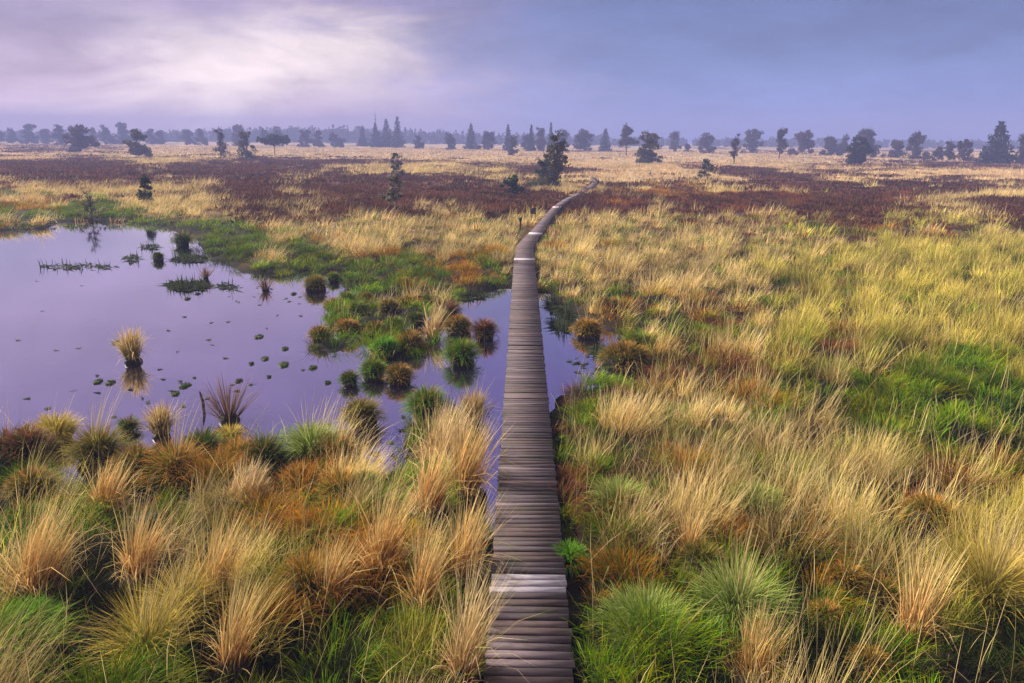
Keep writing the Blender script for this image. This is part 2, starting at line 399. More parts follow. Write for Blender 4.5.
def tufts(b, x, y, z, kind, nb, segs, wide, size=1.0, spread=1.0, ox=0.0, oy=0.0, ct=1.0):
    """a tuft of nb blades of one plant at each point"""
    n = len(x)
    if n == 0: return
    N = n*nb
    T = np.repeat(np.arange(n), nb)
    sz = (rng.normal(1, .2, n).clip(.55, 1.6)*size)[T]
    tone = (rng.normal(1, .12, n).clip(.6, 1.4)*ct)[T]
    ox = np.broadcast_to(ox, (n,))[T]; oy = np.broadcast_to(oy, (n,))[T]
    alt = np.clip(rng.normal(.35, .32, n), 0, 1)[T]
    ra = rng.random(N)*2*PI; rr = np.sqrt(rng.random(N))
    if kind in 'PSY':
        rad, L = .20*spread, np.where(rng.random(N) < .45, rng.uniform(.5, 1.05, N), rng.uniform(.2, .45, N))
        if kind == 'P': L = L*.8
        tall = L > .52
        hx = rr*np.cos(ra)*.25 + ox*np.where(tall, .28, .95) + np.where(tall, .40, .05)*math.cos(WIND) + rng.normal(0, .13, N)
        hy = rr*np.sin(ra)*.25 + oy*np.where(tall, .28, .95) + np.where(tall, .40, .05)*math.sin(WIND) + rng.normal(0, .13, N)
        lean, bend = np.hypot(hx, hy)*.75, rng.uniform(.2, .9, N)
        az = np.arctan2(hy, hx); wf = np.where(tall, .75, 1.1)
    elif kind in 'OGRM':
        rad = .27*spread
        L = {'O': .42, 'G': .40, 'R': .40, 'M': .26}[kind]*rng.uniform(.65, 1.25, N)
        hx = rr*np.cos(ra)*.45 + ox*1.1 + .12*math.cos(WIND)+rng.normal(0, .15, N); hy = rr*np.sin(ra)*.45 + oy*1.1 + .12*math.sin(WIND)+rng.normal(0, .15, N)
        lean, bend = np.hypot(hx, hy)*.75, rng.uniform(.5, 1.5, N)
        az = np.arctan2(hy, hx); wf = np.full(N, 1.0)
    elif kind == 'H':
        rad = .34*spread
        L = rng.uniform(.14, .42, N)
        az = ra+rng.normal(0, .6, N); lean = rr*.8+rng.normal(0, .15, N); bend = rng.normal(.1, .5, N); wf = rng.uniform(1.2, 2.4, N)
    else:
        rad = .3*spread
        L = rng.uniform(.15, .55, N)
        az = ra; lean = rr*.8; bend = rng.uniform(.2, 1.2, N); wf = np.full(N, .9)
    root = np.stack([x[T]+rr*np.cos(ra)*rad*sz, y[T]+rr*np.sin(ra)*rad*sz, z[T]-.03+0*ra], 1)
    bk = rng.random(N) < .16
    az = np.where(bk, az+rng.normal(0, 1.2, N), az); bend = np.where(bk, rng.uniform(1.2, 2.8, N), bend)
    if kind == 'H': root[:, 2] += rng.uniform(0, .16, N)*sz
    if kind in 'OGRM': root[:, 2] += (1-rr**2)*.16*sz
    p = PAL[kind]
    p = [np.clip(q_.mean()+(q_-q_.mean())*1.12, .002, 1) for q_ in p]
    bt = (tone*rng.normal(1, .30, N).clip(.35, 1.8))[:, None]
    al = np.clip(alt+rng.normal(0, .33, N), 0, 1)[:, None]
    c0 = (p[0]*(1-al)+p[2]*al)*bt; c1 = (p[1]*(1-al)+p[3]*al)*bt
    wd = wide*wf*rng.uniform(.7, 1.3, N)
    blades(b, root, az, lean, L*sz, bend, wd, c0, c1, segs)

# ------------------------------------------------------------------ ground, water
rows = np.concatenate([np.linspace(-14, 3, 16), 3+np.cumsum(.11*1.0135**np.arange(400))])
rows = rows[rows < 1150]
rows = np.r_[rows, 1150]
ucol = np.sinh(np.linspace(-1.4, 1.4, 381))/math.sinh(1.4)
gx = ucol[None]*(16+1.15*np.maximum(rows, 0))[:, None]; gy = np.broadcast_to(rows[:, None], gx.shape)
nx, ny = gx.shape[1], gx.shape[0]
fx, fy = gx.ravel(), gy.ravel().copy()
gsd = wsd(fx, fy); gz = land(fx, fy, gsd)
gcl = cover(fx, fy, False)
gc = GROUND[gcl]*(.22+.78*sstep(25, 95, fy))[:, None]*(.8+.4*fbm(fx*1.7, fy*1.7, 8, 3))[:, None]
shore = sstep(.5, -.05, gsd)[:, None]
gc = np.where(((gz < .2) & (fy < 60) & (gsd < 2.5))[:, None], A(.02, .019, .010), gc)
gc = gc*(1-shore) + A(.014, .012, .008)*shore
b = Build()
ii = (np.arange(ny-1)[:, None]*nx+np.arange(nx-1)[None]).ravel()
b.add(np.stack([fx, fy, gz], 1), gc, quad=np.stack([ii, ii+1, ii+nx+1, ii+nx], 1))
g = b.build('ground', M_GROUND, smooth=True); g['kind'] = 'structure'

b = Build()
wx0, wx1, wy0, wy1 = -75, 14, 4, 62
b.add([(wx0, wy0, 0), (wx1, wy0, 0), (wx1, wy1, 0), (wx0, wy1, 0)], (1, 1, 1), quad=[(0, 1, 2, 3)])
w = b.build('water', M_WATER); w['kind'] = 'structure'

def H1(x, y):
    return float(land(np.array([x], float), np.array([y], float))[0])

# ------------------------------------------------------------------ ground cover (stuff)
BANDS = [  # from, to, spacing, blades, segments, width of a blade, size, spread
 (4.5, 13, .225, 64, 3, .0085, 1.0, 1.0), (13, 24, .34, 56, 3, .012, 1.0, 1.15), (24, 45, .52, 56, 2, .020, 1.0, 1.6),
 (45, 90, .85, 44, 2, .038, 1.0, 2.4), (90, 200, 1.7, 34, 1, .10, 1.0, 4.6), (200, 420, 3.6, 16, 1, .34, 1.0, 9.0)]
COVER = {'S': ('straw_grass', M_GRASS), 'P': ('pale_moor_grass', M_GRASS), 'Y': ('yellow_green_grass', M_GRASS), 'O': ('rust_sedge', M_GRASS), 'R': ('red_brown_sedge', M_GRASS),
         'H': ('heather', M_LEAF), 'G': ('green_sedge', M_GRASS), 'M': ('bright_moss_grass', M_GRASS), 'D': ('dark_undergrowth', M_GRASS)}
builds = {k: Build() for k in CL}
KEEP_OUT = []   # filled by the tussocks below: x, y, radius
def scatter():
    ko = np.array(KEEP_OUT) if KEEP_OUT else np.zeros((0, 3))
    for d0, d1, sp, nb, sg, wd, size, spread in BANDS:
        hw = .80*d1+3
        n = int((d1-d0)*2*hw/sp**2)
        x, y = rng.uniform(-hw, hw, n), rng.uniform(d0, d1, n)
        m = np.abs(x) < .80*y+3
        x, y = x[m], y[m]
        sd = wsd(x, y)
        dd = deck_dist(x, y)
        m = (sd > .02) & (dd > np.where(y > 38, .52, .62)+ .06*np.clip(spread-1, 0, 3))
        x, y, sd = x[m], y[m], sd[m]
        z = land(x, y, sd)
        k_ = (z > -.05) | (y > 60)
        x, y, z, sd = x[k_], y[k_], z[k_], sd[k_]
        f1, hx, hy, hid = cells(x, y, CELL)
        close = y < 60
        fcell, fx_, fy_, fid = cells(x, y, 3.4, 21)
        c = np.where(close, cover(hx, hy), np.where(rng.random(len(x)) < .7, cover(fx_, fy_), cover(x, y)))
        # the very shore is green sedge
        c = np.where((sd < .55) & (hid < .8) & np.isin(c, [ID['S'], ID['P'], ID['Y'], ID['H']]), ID['G'], c)
        # each hummock is one tussock; between them mostly bare peat and dark undergrowth
        lim = .34+.26*np.modf(hid*7.3)[0] - .06*((c == ID['G']) & (y > 18))
        between = close & (f1 > lim) & ~np.isin(c, [ID['H']])
        m = ~between | (rng.random(len(x)) < np.where(y > 20, .75, .65))
        c = np.where(between, np.where(rng.random(len(x)) < .6, ID['D'], np.where(rng.random(len(x)) < .6, ID['G'], c)), c)
        ox = np.where(close & ~between, (x-hx)/.75, 0); oy = np.where(close & ~between, (y-hy)/.75, 0)
        ct = np.where(close, .62+.76*np.modf(hid*13.7)[0], .68+.64*np.modf(fid*13.7)[0])
        szf = np.where(close, .7+.5*np.modf(hid*3.1)[0], .75+.5*np.modf(fid*3.1)[0])
        if len(ko):
            near = ko[(ko[:, 1] > d0-2) & (ko[:, 1] < d1+2)]
            for kx, ky, kr in near: m &= (x-kx)**2+(y-ky)**2 > (kr*.62)**2
        x, y, z, c, ox, oy, ct, szf = [q_[m] for q_ in (x, y, z, c, ox, oy, ct, szf)]
        dd = deck_dist(x, y)
        for k in CL:
            s = c == ID[k]
            q = s & (dd > 1.0); e = s & (dd <= 1.0)
            mult = {'H': 1.15, 'D': 1.0, 'M': 1.2, 'G': 1.15}.get(k, 1)
            wm = {'H': 1.5, 'P': 1.0, 'M': .9}.get(k, 1)
            tufts(builds[k], x[q], y[q], z[q], k, int(nb*mult), sg, wd*wm, size*szf[q], spread, ox[q], oy[q], ct[q])
            tufts(builds[k], x[e], y[e], z[e], k, int(nb*mult), sg, wd*wm, size*.62*szf[e], 1.0, ox[e], oy[e], ct[e])

# ------------------------------------------------------------------ things
def tag(o, label, cat, group=None):
    o['label'] = label; o['category'] = cat
    if group: o['group'] = group
    return o
def empty(name, loc):
    o = bpy.data.objects.new(name, None); o.empty_display_size = .2
    o.location = [float(k) for k in loc]; col.objects.link(o); return o

# --- boardwalk
bt = empty('boardwalk', (bwx[0], bwy[0], 0.0))
org = A(bwx[0], bwy[0], 0)
tag(bt, 'narrow weathered wooden boardwalk of cross planks running over the bog pool to the trees', 'boardwalk')
sl = np.r_[0, np.cumsum(np.hypot(np.diff(bwx), np.diff(bwy)))]
def on_deck(s):
    x, y = np.interp(s, sl, bwx), np.interp(s, sl, bwy)
    x2, y2 = np.interp(s+.3, sl, bwx), np.interp(s+.3, sl, bwy)
    t = A(x2-x, y2-y, 0); t /= np.linalg.norm(t)+1e-9
    return A(x, y, 0), t
def s_of(py):
    q = at(525, py, DECK)[1]
    return float(np.interp(q, bwy[:int(60/.5)+60], sl[:int(60/.5)+60]))
s_joint = s_of(573)
pale_at = [(s_joint-.34, s_joint-.05), (s_of(259.8), s_of(258.0)), (s_of(233.6), s_of(232.4)), (s_of(208), s_of(207)), ]
def deck_z(s):
    z = DECK + .012*math.sin(s*.31)
    if s < s_joint: z -= .012 + .05*(s_joint-s)
    if s > 40: z += .06*math.sin(s*.13)
    return z
s_end = sl[-1]-.4
cuts = [0, s_joint, s_of(420), s_of(330), s_of(259), s_of(233), s_of(207.5), s_end]
for ci in range(len(cuts)-1):
    b = Build(); npl = int(round((cuts[ci+1]-cuts[ci])/.135)); stp = (cuts[ci+1]-cuts[ci])/npl
    for pk in range(npl):
        s = cuts[ci]+stp*(pk+.5)+rng.normal(0, .003)
        p, t = on_deck(s); side = np.cross(t, A(0, 0, 1))
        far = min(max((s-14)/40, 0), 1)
        half = .50-.15*min(max((s-36)/16, 0), 1)+rng.normal(0, .006); off = rng.normal(0, .006)
        tilt = rng.normal(0, .008)
        pale = any(a-.09 <= s <= c+.09 for a, c in pale_at)
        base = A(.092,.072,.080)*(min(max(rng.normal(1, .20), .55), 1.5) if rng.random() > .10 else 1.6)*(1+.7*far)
        if rng.random() < .25: base = base*A(1.06, .98, .86)
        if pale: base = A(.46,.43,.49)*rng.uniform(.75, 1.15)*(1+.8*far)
        z = deck_z(s)+rng.normal(0, .005)
        yawj = rng.normal(0, .004)
        t2 = t*math.cos(yawj)+side*math.sin(yawj); s2 = np.cross(t2, A(0, 0, 1))
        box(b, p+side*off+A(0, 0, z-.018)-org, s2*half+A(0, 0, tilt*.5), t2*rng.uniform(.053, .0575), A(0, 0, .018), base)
    b.build('deck_section', M_PLANK, bt)
for sd_ in (-.36, .36):
    b = Build(); pts = []
    for s in np.arange(0, s_end, .8):
        p, t = on_deck(s); side = np.cross(t, A(0, 0, 1)); pts.append(p+side*sd_+A(0, 0, deck_z(s)-.10)-org)
    for a, c in zip(pts[:-1], pts[1:]):
        t = (c-a); l = np.linalg.norm(t); t /= l; sde = np.cross(t, A(0, 0, 1))
        box(b, (a+c)/2, sde*.035, t*l*.5, A(0, 0, .055))
    b.build('stringer', M_BEAM, bt)
for s in np.arange(1.0, min(s_end, 44), 2.4):
    for sd_ in (-.44, .44):
        p, t = on_deck(s); side = np.cross(t, A(0, 0, 1))
        b = Build(); q = p+side*sd_-org
        tube(b, [q+A(0, 0, -.6), q+A(0, 0, deck_z(s)-.045)], .05, 8)
        b.build('support_post', M_BEAM, bt)

# --- tussocks
def tussock(px, py, w, h, kind, label, group, stalks=0, z=None, seed=None, name='grass_tussock', cat='tussock', wet=False):
    """px, py: foot of the tussock in the photograph; w, h: its size there in pixels"""
    p0 = at(px, py, 0.05)
    zz = max(H1(p0[0], p0[1])-(.12 if wet else 0), 0.0)
    p0 = at(px, py, zz)
    D = float((p0-CAM)@fwd)
    r = w*.5*D/F; hh = h*D/F*.92
    p0 = p0 + A(0, r*.55, 0)           # the foot is the near edge of its base
    zz = max(H1(p0[0], p0[1])-(.12 if wet else 0), 0.0)
    p0[2] = zz
    KEEP_OUT.append((p0[0], p0[1], r))
    e = empty(name, p0); tag(e, label, cat, group)
    # mound of old roots
    b = Build(); nu, nv = 14, 6
    ph = rng.random(2)*6
    V = []; mh = min(hh*(.60 if kind not in ('straw', 'pale', 'spray', 'yellow', 'lime', 'upright') else .22), r*.95)
    for j in range(nv+1):
        a = j/nv*PI/2
        for i in range(nu):
            th = i/nu*2*PI
            k = (1+.12*math.sin(3*th+ph[0])+.08*math.sin(5*th+ph[1]))*(.80+.06*(j < 1))
            V.append((r*k*math.cos(a)*math.cos(th), r*k*math.cos(a)*math.sin(th), -.35*(j == 0) + mh*.9*math.sin(a)))
    q = [(j*nu+i, j*nu+(i+1) % nu, (j+1)*nu+(i+1) % nu, (j+1)*nu+i) for j in range(nv) for i in range(nu)]
    b.add(V, (1, 1, 1), quad=q); b.build('root_mound', M_PEAT, e, smooth=True)
    # leaves
    wd = max(.006, .0011*D)
    dens = {'straw': 400, 'pale': 400, 'spray': 190}.get(kind, 900)
    n = int(dens*np.clip(r/.4, .6, 1.8)*np.clip(16/D, .45, 1))
    ra = rng.random(n)*2*PI; rr = np.sqrt(rng.random(n))
    root = np.stack([rr*np.cos(ra)*r*.74, rr*np.sin(ra)*r*.74, mh*np.sqrt(np.clip(1-(rr*.97)**2, 0, 1))*.95], 1)
    C = {'green': (A(.035,.10,.005), A(.15,.31,.015), .25), 'bright': (A(.05,.14,.008), A(.18,.40,.025), .1), 'dark': (A(.02,.06,.005), A(.075,.16,.012), .2),
         'rust': (A(.06,.095,.008), A(.56,.24,.06), 0), 'orange': (A(.10,.12,.012), A(.66,.29,.055), 0), 'brown': (A(.045,.03,.010), A(.32,.12,.055), 0),
         'olive': (A(.055,.085,.008), A(.30,.24,.035), .2), 'upright': (A(.12,.09,.02), A(.60,.43,.18), 0), 'yellow': (A(.12,.14,.015), A(.64,.46,.09), 0), 'straw': (A(.48,.22,.04), A(.90,.67,.29), 0),
         'pale': (A(.46,.29,.11), A(.90,.70,.40), 0), 'spray': (A(.07,.04,.03), A(.26,.16,.11), 0), 'lime': (A(.07,.14,.014), A(.42,.48,.12), .1)}[kind]
    bt_ = rng.normal(1, .3, n).clip(.4, 1.8)[:, None]
    c0 = C[0]*bt_; c1 = C[1]*bt_
    if kind in ('green', 'olive', 'dark', 'rust', 'bright'):      # withered tips on the crown
        tipk = (rng.random(n) < .22+.3*(1-rr))[:, None]
        if kind != 'bright': c1 = np.where(tipk, A(.32,.17,.05)*bt_, c1)
    if kind in ('rust', 'orange', 'brown'):
        gk = (rng.random(n) < .10+.38*rr)[:, None]; c1 = np.where(gk, A(.13,.17,.018)*bt_, c1)
    if kind == 'straw' or kind == 'pale':
        az = ra; tall = rng.random(n) < .48; root[tall, :2] *= .62
        hx = rr*np.cos(ra)*np.where(tall, .20, .8)+np.where(tall, .40, .05)*math.cos(WIND)+rng.normal(0, .17, n); hy = rr*np.sin(ra)*np.where(tall, .20, .8)+np.where(tall, .40, .05)*math.sin(WIND)+rng.normal(0, .17, n)
        L = np.where(tall, rng.uniform(.6, 1.35, n), rng.uniform(.3, .5, n))*hh*.92
        az = np.arctan2(hy, hx); lean = np.hypot(hx, hy)*.62; bend = rng.uniform(.15, .7, n)
        c0 = np.where(tall[:, None], c0, A(.40,.19,.05)*bt_)
        g = (rng.random(n) < .22)[:, None]; c1 = np.where(g, A(.42,.38,.12)*bt_, c1)
    elif kind == 'upright':
        az = ra+rng.normal(0, .8, n); lean = rr*.30+rng.normal(0, .12, n); bend = rng.normal(.2, .4, n); L = rng.uniform(.35, 1.05, n)*hh; root[:, :2] *= .75
    elif kind == 'spray':
        hx = rr*np.cos(ra); hy = rr*np.sin(ra); az = ra; lean = rr*.75; bend = rng.uniform(-.1, .3, n); L = rng.uniform(.6, 1.1, n)*hh
    else:
        az = ra+rng.normal(0, .25, n)
        lean = rr**1.6*(.5 if kind in ('yellow', 'lime') else 1.05)+rng.normal(0, .12, n); bend = rng.uniform(.5, 1.5, n)
        L = rng.uniform(.6, 1.05, n)*np.maximum(hh-mh*.8, r*.5)*.92
    bk = rng.random(n) < .16
    az = np.where(bk, az+rng.normal(0, 1.2, n), az); bend = np.where(bk, rng.uniform(1.2, 2.6, n), bend)
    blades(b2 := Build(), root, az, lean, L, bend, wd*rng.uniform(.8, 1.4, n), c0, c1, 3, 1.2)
    b2.build('leaves', M_GRASS, e)
    if stalks:
        n = stalks; ra = rng.random(n)*2*PI; rr = np.sqrt(rng.random(n))*.6
        root = np.stack([rr*np.cos(ra)*r*.6, rr*np.sin(ra)*r*.6, np.full(n, mh*.8)], 1)
        bb = Build(); bt_ = rng.normal(1, .15, n).clip(.6, 1.4)[:, None]
        hx = rr*np.cos(ra)*.5+.3*math.cos(WIND)+rng.normal(0, .1, n); hy = rr*np.sin(ra)*.5+.3*math.sin(WIND)+rng.normal(0, .1, n)
        blades(bb, root, np.arctan2(hy, hx), np.hypot(hx, hy)*.7, rng.uniform(.7, 1.25, n)*(hh*.8+.35), rng.uniform(.1, .5, n), np.full(n, wd*.8), A(.38,.30,.10)*bt_, A(.60,.47,.22)*bt_, 3)
        bb.build('flower_stalks', M_GRASS, e)
    return e

NB = 'scattered trees and bushes on the open moor'
GI = 'sedge hummocks standing in the pool between the open water and the boardwalk'
GS = 'tussocks along the near shore of the pool'
GF = 'grass tussocks in the foreground left of the boardwalk'
GR = 'grass tussocks right of the boardwalk'
TUS = [
 # hummocks in the pool
 (313.7,291,24,19,'olive','round olive hummock at the tip of the far bank, open water on its left',GI,0,1),
 (332,282,17,12,'green','small green hummock hugging the bank just right of the round olive one',GI,0,1),
 (332,312,20,17,'rust','brown green hummock at the left edge of the island, upper of the edge pair',GI,0,1),
 (337,323,20,14,'green','low green hummock squeezed between two rusty ones at the island left end',GI,0,1),
 (318.7,343,22,21,'rust','rusty hummock forming the leftmost corner of the hummock island',GI,0,1),
 (346,337,29,17,'orange','wide flat orange topped hummock along the southwest side of the island',GI,0,1),
 (357,316,22,17,'green','dark green hummock inside the island behind the wide orange topped one',GI,0,1),
 (374,291,18,13,'green','small green hummock at the back of the island below the pale grass',GI,0,1),
 (388,313,23,16,'olive','olive hummock in the middle of the island with a rusty crown',GI,0,1),
 (375,337,25,18,'rust','rust topped hummock in the front middle of the island behind a vivid green one',GI,0,1),
 (393,333,22,20,'green','full green hummock in the island centre between rusty neighbours',GI,0,1),
 (415,327,23,18,'dark','dark green hummock left of the pinkish upright straw tuft',GI,0,1),
 (384,357,28,23,'bright','vivid green hummock on the island front edge with open water before it',GI,0,1),
 (410,353,28,26,'rust','tall rust capped hummock on the island front edge beside the vivid green one',GI,0,1),
 (432,341,20,34,'pale','pinkish upright straw tuft among green hummocks with long loose stalks',GI,14,1),
 (450.5,316,15,21,'brown','narrow brown hummock at the back right of the island near the channel',GI,0,1),
 (458,335,30,23,'rust','broad rusty hummock directly behind the large bright green one with straight sides',GI,0,1),
 (484,339,23,26,'brown','rust brown hummock alone in the channel closest to the boardwalk',GI,0,1),
 (460.5,366,32,33,'green','large bright green hummock with straight sides rising from the channel',GI,0,1),
 (372,380,28,25,'green','green yellow hummock, left and larger of the touching pair in open water',GI,0,1),
 (348.5,386,18,19,'dark','small dark hummock beside the touching pair in open water',GI,0,1),
 (398,385,31,24,'rust','rust crowned hummock, right one of the touching pair in open water',GI,0,1),
 (426,421,40,41,'green','big shaggy green hummock in front of the pale straw mass by the boardwalk',GI,0,1),
 (360,428,34,38,'olive','olive hummock with drooping leaves alone in water left of the shaggy green one',GI,0,1),
 (345,303,18,13,'green','small green hummock at the island back left, behind the edge pair',GI,0,1),
 (365,303,18,13,'olive','small olive hummock at the island back between two green ones',GI,0,1),
 (405,308,22,14,'dark','dark hummock at the island back right of centre',GI,0,1),
 (430,306,24,14,'green','wide low green hummock at the island back near the pale reed bank',GI,0,1),
 (403,291,22,11,'orange','flat straw coloured hummock where the island meets the pale grass bank',GI,0,1),
 (440,322,18,14,'dark','dark hummock between the pinkish straw tuft and the narrow brown hummock',GI,0,1),
 # lone ones in the open pool
 (130,364,20,36,'upright','lone upright straw yellow tuft standing in the middle of the open pool',None,0,1),
 (226,424,26,46,'spray','brown spiky tuft spraying out of the water near the front shore',None,0,1),
 (265,291,9,14,'spray','tiny straw stub poking out of the water by the far bank',None,0,1),
 (205,279,6,14,'spray','thin reddish reed stub standing in the dark floating weed',None,0,1),
 (157,261,12,11,'dark','small dark round hummock in the upper pool left of the floating weed',None,0,1),
 (181,246,15,19,'dark','dark green hummock cut off from the far bank by a sliver of water',None,0,1),
 (128,432,8,23,'dark','narrow mossy green stump of reeds standing upright in the near water',None,0,1),
 # near shore, left to right
 (24,458,40,42,'brown','dark red brown tussock at the pool edge left of the yellow topped one',GS,0,0),
 (51,446,36,40,'yellow','yellow topped tussock with leaning stalks on the left of the near shore',GS,10,0),
 (3,462,30,40,'brown','dark brown tussock cut by the left picture edge at the near shore',GS,0,0),
 (24,500,54,40,'rust','rusty mop headed tussock below the dark red brown one',GS,12,0),
 (93,470,46,54,'olive','olive tussock with tall yellow stalks between two puddles',GS,26,0),
 (132,486,56,44,'rust','rusty dome with long drooping leaves right of the olive stalked tussock',GS,0,0),
 (160,440,21,38,'upright','pale upright straw tuft at the water edge behind the rusty dome',GS,10,0),
 (172,490,48,60,'orange','orange crowned tussock with long dark stems in front of the pale upright tuft',GS,20,0),
 (97,516,58,50,'straw','straw orange swept dome with dark hollow below it beside the puddle',GS,14,0),
 (200,468,42,46,'dark','dark green tussock with brown tips right of the orange crowned one',GS,0,0),
 (228,443,22,22,'yellow','small yellow green tussock under the brown spiky tuft',GS,0,0),
 (236,478,50,44,'orange','green tussock with a bright orange top in the middle of the near shore',GS,8,0),
 (262,476,46,46,'dark','dark green rounded tussock right of the bright orange topped one',GS,0,0),
 (294,487,26,28,'orange','small glowing orange tuft behind a puddle between green tussocks',GS,0,0),
 (240,506,64,34,'pale','flattened pale tussock with combed leaves in front of the orange topped one',GS,10,0),
 (310,470,42,46,'lime','light green tussock with straw stalks behind the small glowing orange tuft',GS,16,0),
 (335,470,34,42,'rust','rust and green tussock leaning over the water at the shore corner',GS,12,0),
 (340,508,46,40,'orange','low orange and green tussock at the right end of the near shore',GS,8,0),
 (362,496,34,32,'green','green tussock tucked between the low orange one and the pale straw mass',GS,0,0),
 (440,474,62,62,'pale','tall pale straw mass bending over the channel left of the boardwalk',GS,30,0),
 (462,504,58,76,'straw','orange tinged straw mass pressed against the boardwalk edge by the channel',GS,30,0),
 (426,520,50,66,'straw','straw tussock sweeping up right below the pale straw mass',GS,24,0),
 (473,428,16,40,'upright','slim dark yellow tuft pointing up at the top of the straw mass',GS,10,0),
 # foreground left
 (18,545,46,50,'green','green clump at the left picture edge beneath the rusty mop headed tussock',GF,0,0),
 (28,604,64,104,'straw','big golden fan of straw rising from a green clump at the far left',GF,50,0),
 (20,645,66,46,'bright','bright green star shaped clump at the lower left picture edge',GF,0,0),
 (379,582,46,88,'straw','straw tussock with a round orange foot nearest the picture middle, left of the boardwalk',GF,40,0),
 (421,617,38,86,'straw','straw tussock with a yellow orange foot right in front of the boardwalk joint',GF,40,0),
 (460,590,48,84,'straw','pale straw tussock touching the boardwalk beside the pale joint planks',GF,34,0),
 (303,608,60,62,'orange','fluffy bright orange tuft right of the large swept straw field',GF,14,0),
 (325,616,36,70,'straw','narrow orange footed straw tuft touching the fluffy orange tuft on its right',GF,24,0),
 (210,606,46,84,'straw','straw tuft with a pinkish orange foot in the middle of the swept straw field',GF,36,0),
 (180,628,40,80,'yellow','yellow straw tuft on the left slope of the swept straw field',GF,30,0),
 (228,676,44,92,'straw','tall orange footed straw tuft at the bottom picture edge left of centre',GF,44,0),
 (144,676,44,110,'yellow','tall yellow green tuft at the bottom picture edge above the dark hollow',GF,46,0),
 (134,588,44,80,'straw','straw tuft at the edge of the dark wet hollow on the left',GF,30,0),
 (462,690,46,110,'pale','pale straw tuft hanging over the boardwalk edge at the bottom',GF,44,0),
 # right
 (570,572,34,34,'bright','small vivid green clump pressed against the right boardwalk edge',GR,0,0),
 (619,520,48,42,'lime','yellow green tussock in red brown sedge right of the boardwalk',GR,0,0),
 (704,586,58,46,'olive','olive green dome with radiating leaves below a pinkish straw tuft',GR,0,0),
 (690,560,30,44,'straw','pinkish straw tuft behind the olive green dome',GR,12,0),
 (648,646,86,56,'lime','wide pale green shaggy mound at the lower right of the boardwalk',GR,0,0),
 (758,690,66,66,'straw','orange straw tussock cut by the bottom edge, right of the pale green mound',GR,30,0),
 (740,640,60,84,'lime','tall light green reeds standing behind the bottom edge straw tussock',GR,40,0),
 (850,600,46,40,'orange','rusty orange tuft beside the black wet hollow on the right',GR,10,0),
 (828,628,30,30,'orange','little orange tuft in bright moss below the rusty orange one',GR,6,0),
 (919,652,52,92,'straw','tall straw sheaf in front of bright moss at the lower right',GR,46,0),
 (994,606,48,104,'yellow','tall yellow sheaf near the right picture edge',GR,44,0),
 (886,616,48,42,'rust','dark rusty tuft left of the tall straw sheaf',GR,0,0),
 (936,532,54,40,'orange','orange brown dome in the yellow grass on the right',GR,10,0),
 (986,534,54,40,'yellow','yellow dome next to the orange brown one, nearer the picture edge',GR,12,0),
 (872,686,40,36,'orange','orange tuft cut by the bottom picture edge in bright moss',GR,10,0),
 (1010,640,50,50,'dark','dark green clump at the lower right picture edge',GR,0,0),
 (760,512,50,36,'lime','green tussock behind the black wet hollow, pale stalks around it',GR,14,0),
 (627,373,62,34,'rust','long rusty hummock overhanging the right hand pool',GR,0,0),
 (588,338,34,22,'orange','straw orange hummock at the right pool back shore',GR,6,0),
 (610,312,28,18,'rust','rusty hummock in the grass behind the right pool',GR,0,0),
 (640,352,40,20,'green','green hummock behind the long rusty one',GR,0,0),
]
for px, py, w, h, k, lab, grp, st, wet in TUS:
    tussock(px, py, w, h, k, lab, grp, st, wet=bool(wet), name='sedge_hummock' if grp == GI else 'grass_tussock', cat='hummock' if grp == GI else 'tussock')

scatter()
def strays(n, y0, y1, lean, L, wd, c0, c1, b, hw=.8):
    x, y = rng.uniform(-hw*y1-2, hw*y1+2, n), rng.uniform(y0, y1, n)
    sd = wsd(x, y); z = land(x, y, sd); m = (np.abs(x) < hw*y+3) & (sd > 0) & (z > 0) & (deck_dist(x, y) > .58)
    x, y, z = x[m], y[m], z[m]; k = len(x); tn = rng.normal(1, .3, k).clip(.4, 1.7)[:, None]
    a = np.where(rng.random(k) < .6, WIND+rng.normal(0, .7, k), rng.random(k)*2*PI)
    blades(b, np.stack([x, y, z], 1), a, rng.normal(lean, .22, k), rng.uniform(*L, k), rng.normal(.25, .35, k), np.full(k, wd)*rng.uniform(.7, 1.3, k), c0*tn, c1*tn, 3)
# lone stalks, and fallen straw lying in the gaps
strays(2600, 5, 15, .3, (.5, 1.15), .007, A(.34,.27,.08), A(.86,.66,.32), builds['S'])
strays(3600, 13, 28, .3, (.5, 1.05), .011, A(.34,.27,.08), A(.86,.66,.32), builds['S'])
strays(7000, 5, 15, 1.35, (.2, .55), .008, A(.20,.13,.05), A(.42,.30,.14), builds['S'])
strays(5000, 5, 16, .5, (.12, .4), .008, A(.03,.08,.006), A(.12,.24,.02), builds['M'])
for k in CL:
    if builds[k].n:
        o = builds[k].build(COVER[k][0], COVER[k][1]); o['kind'] = 'stuff'

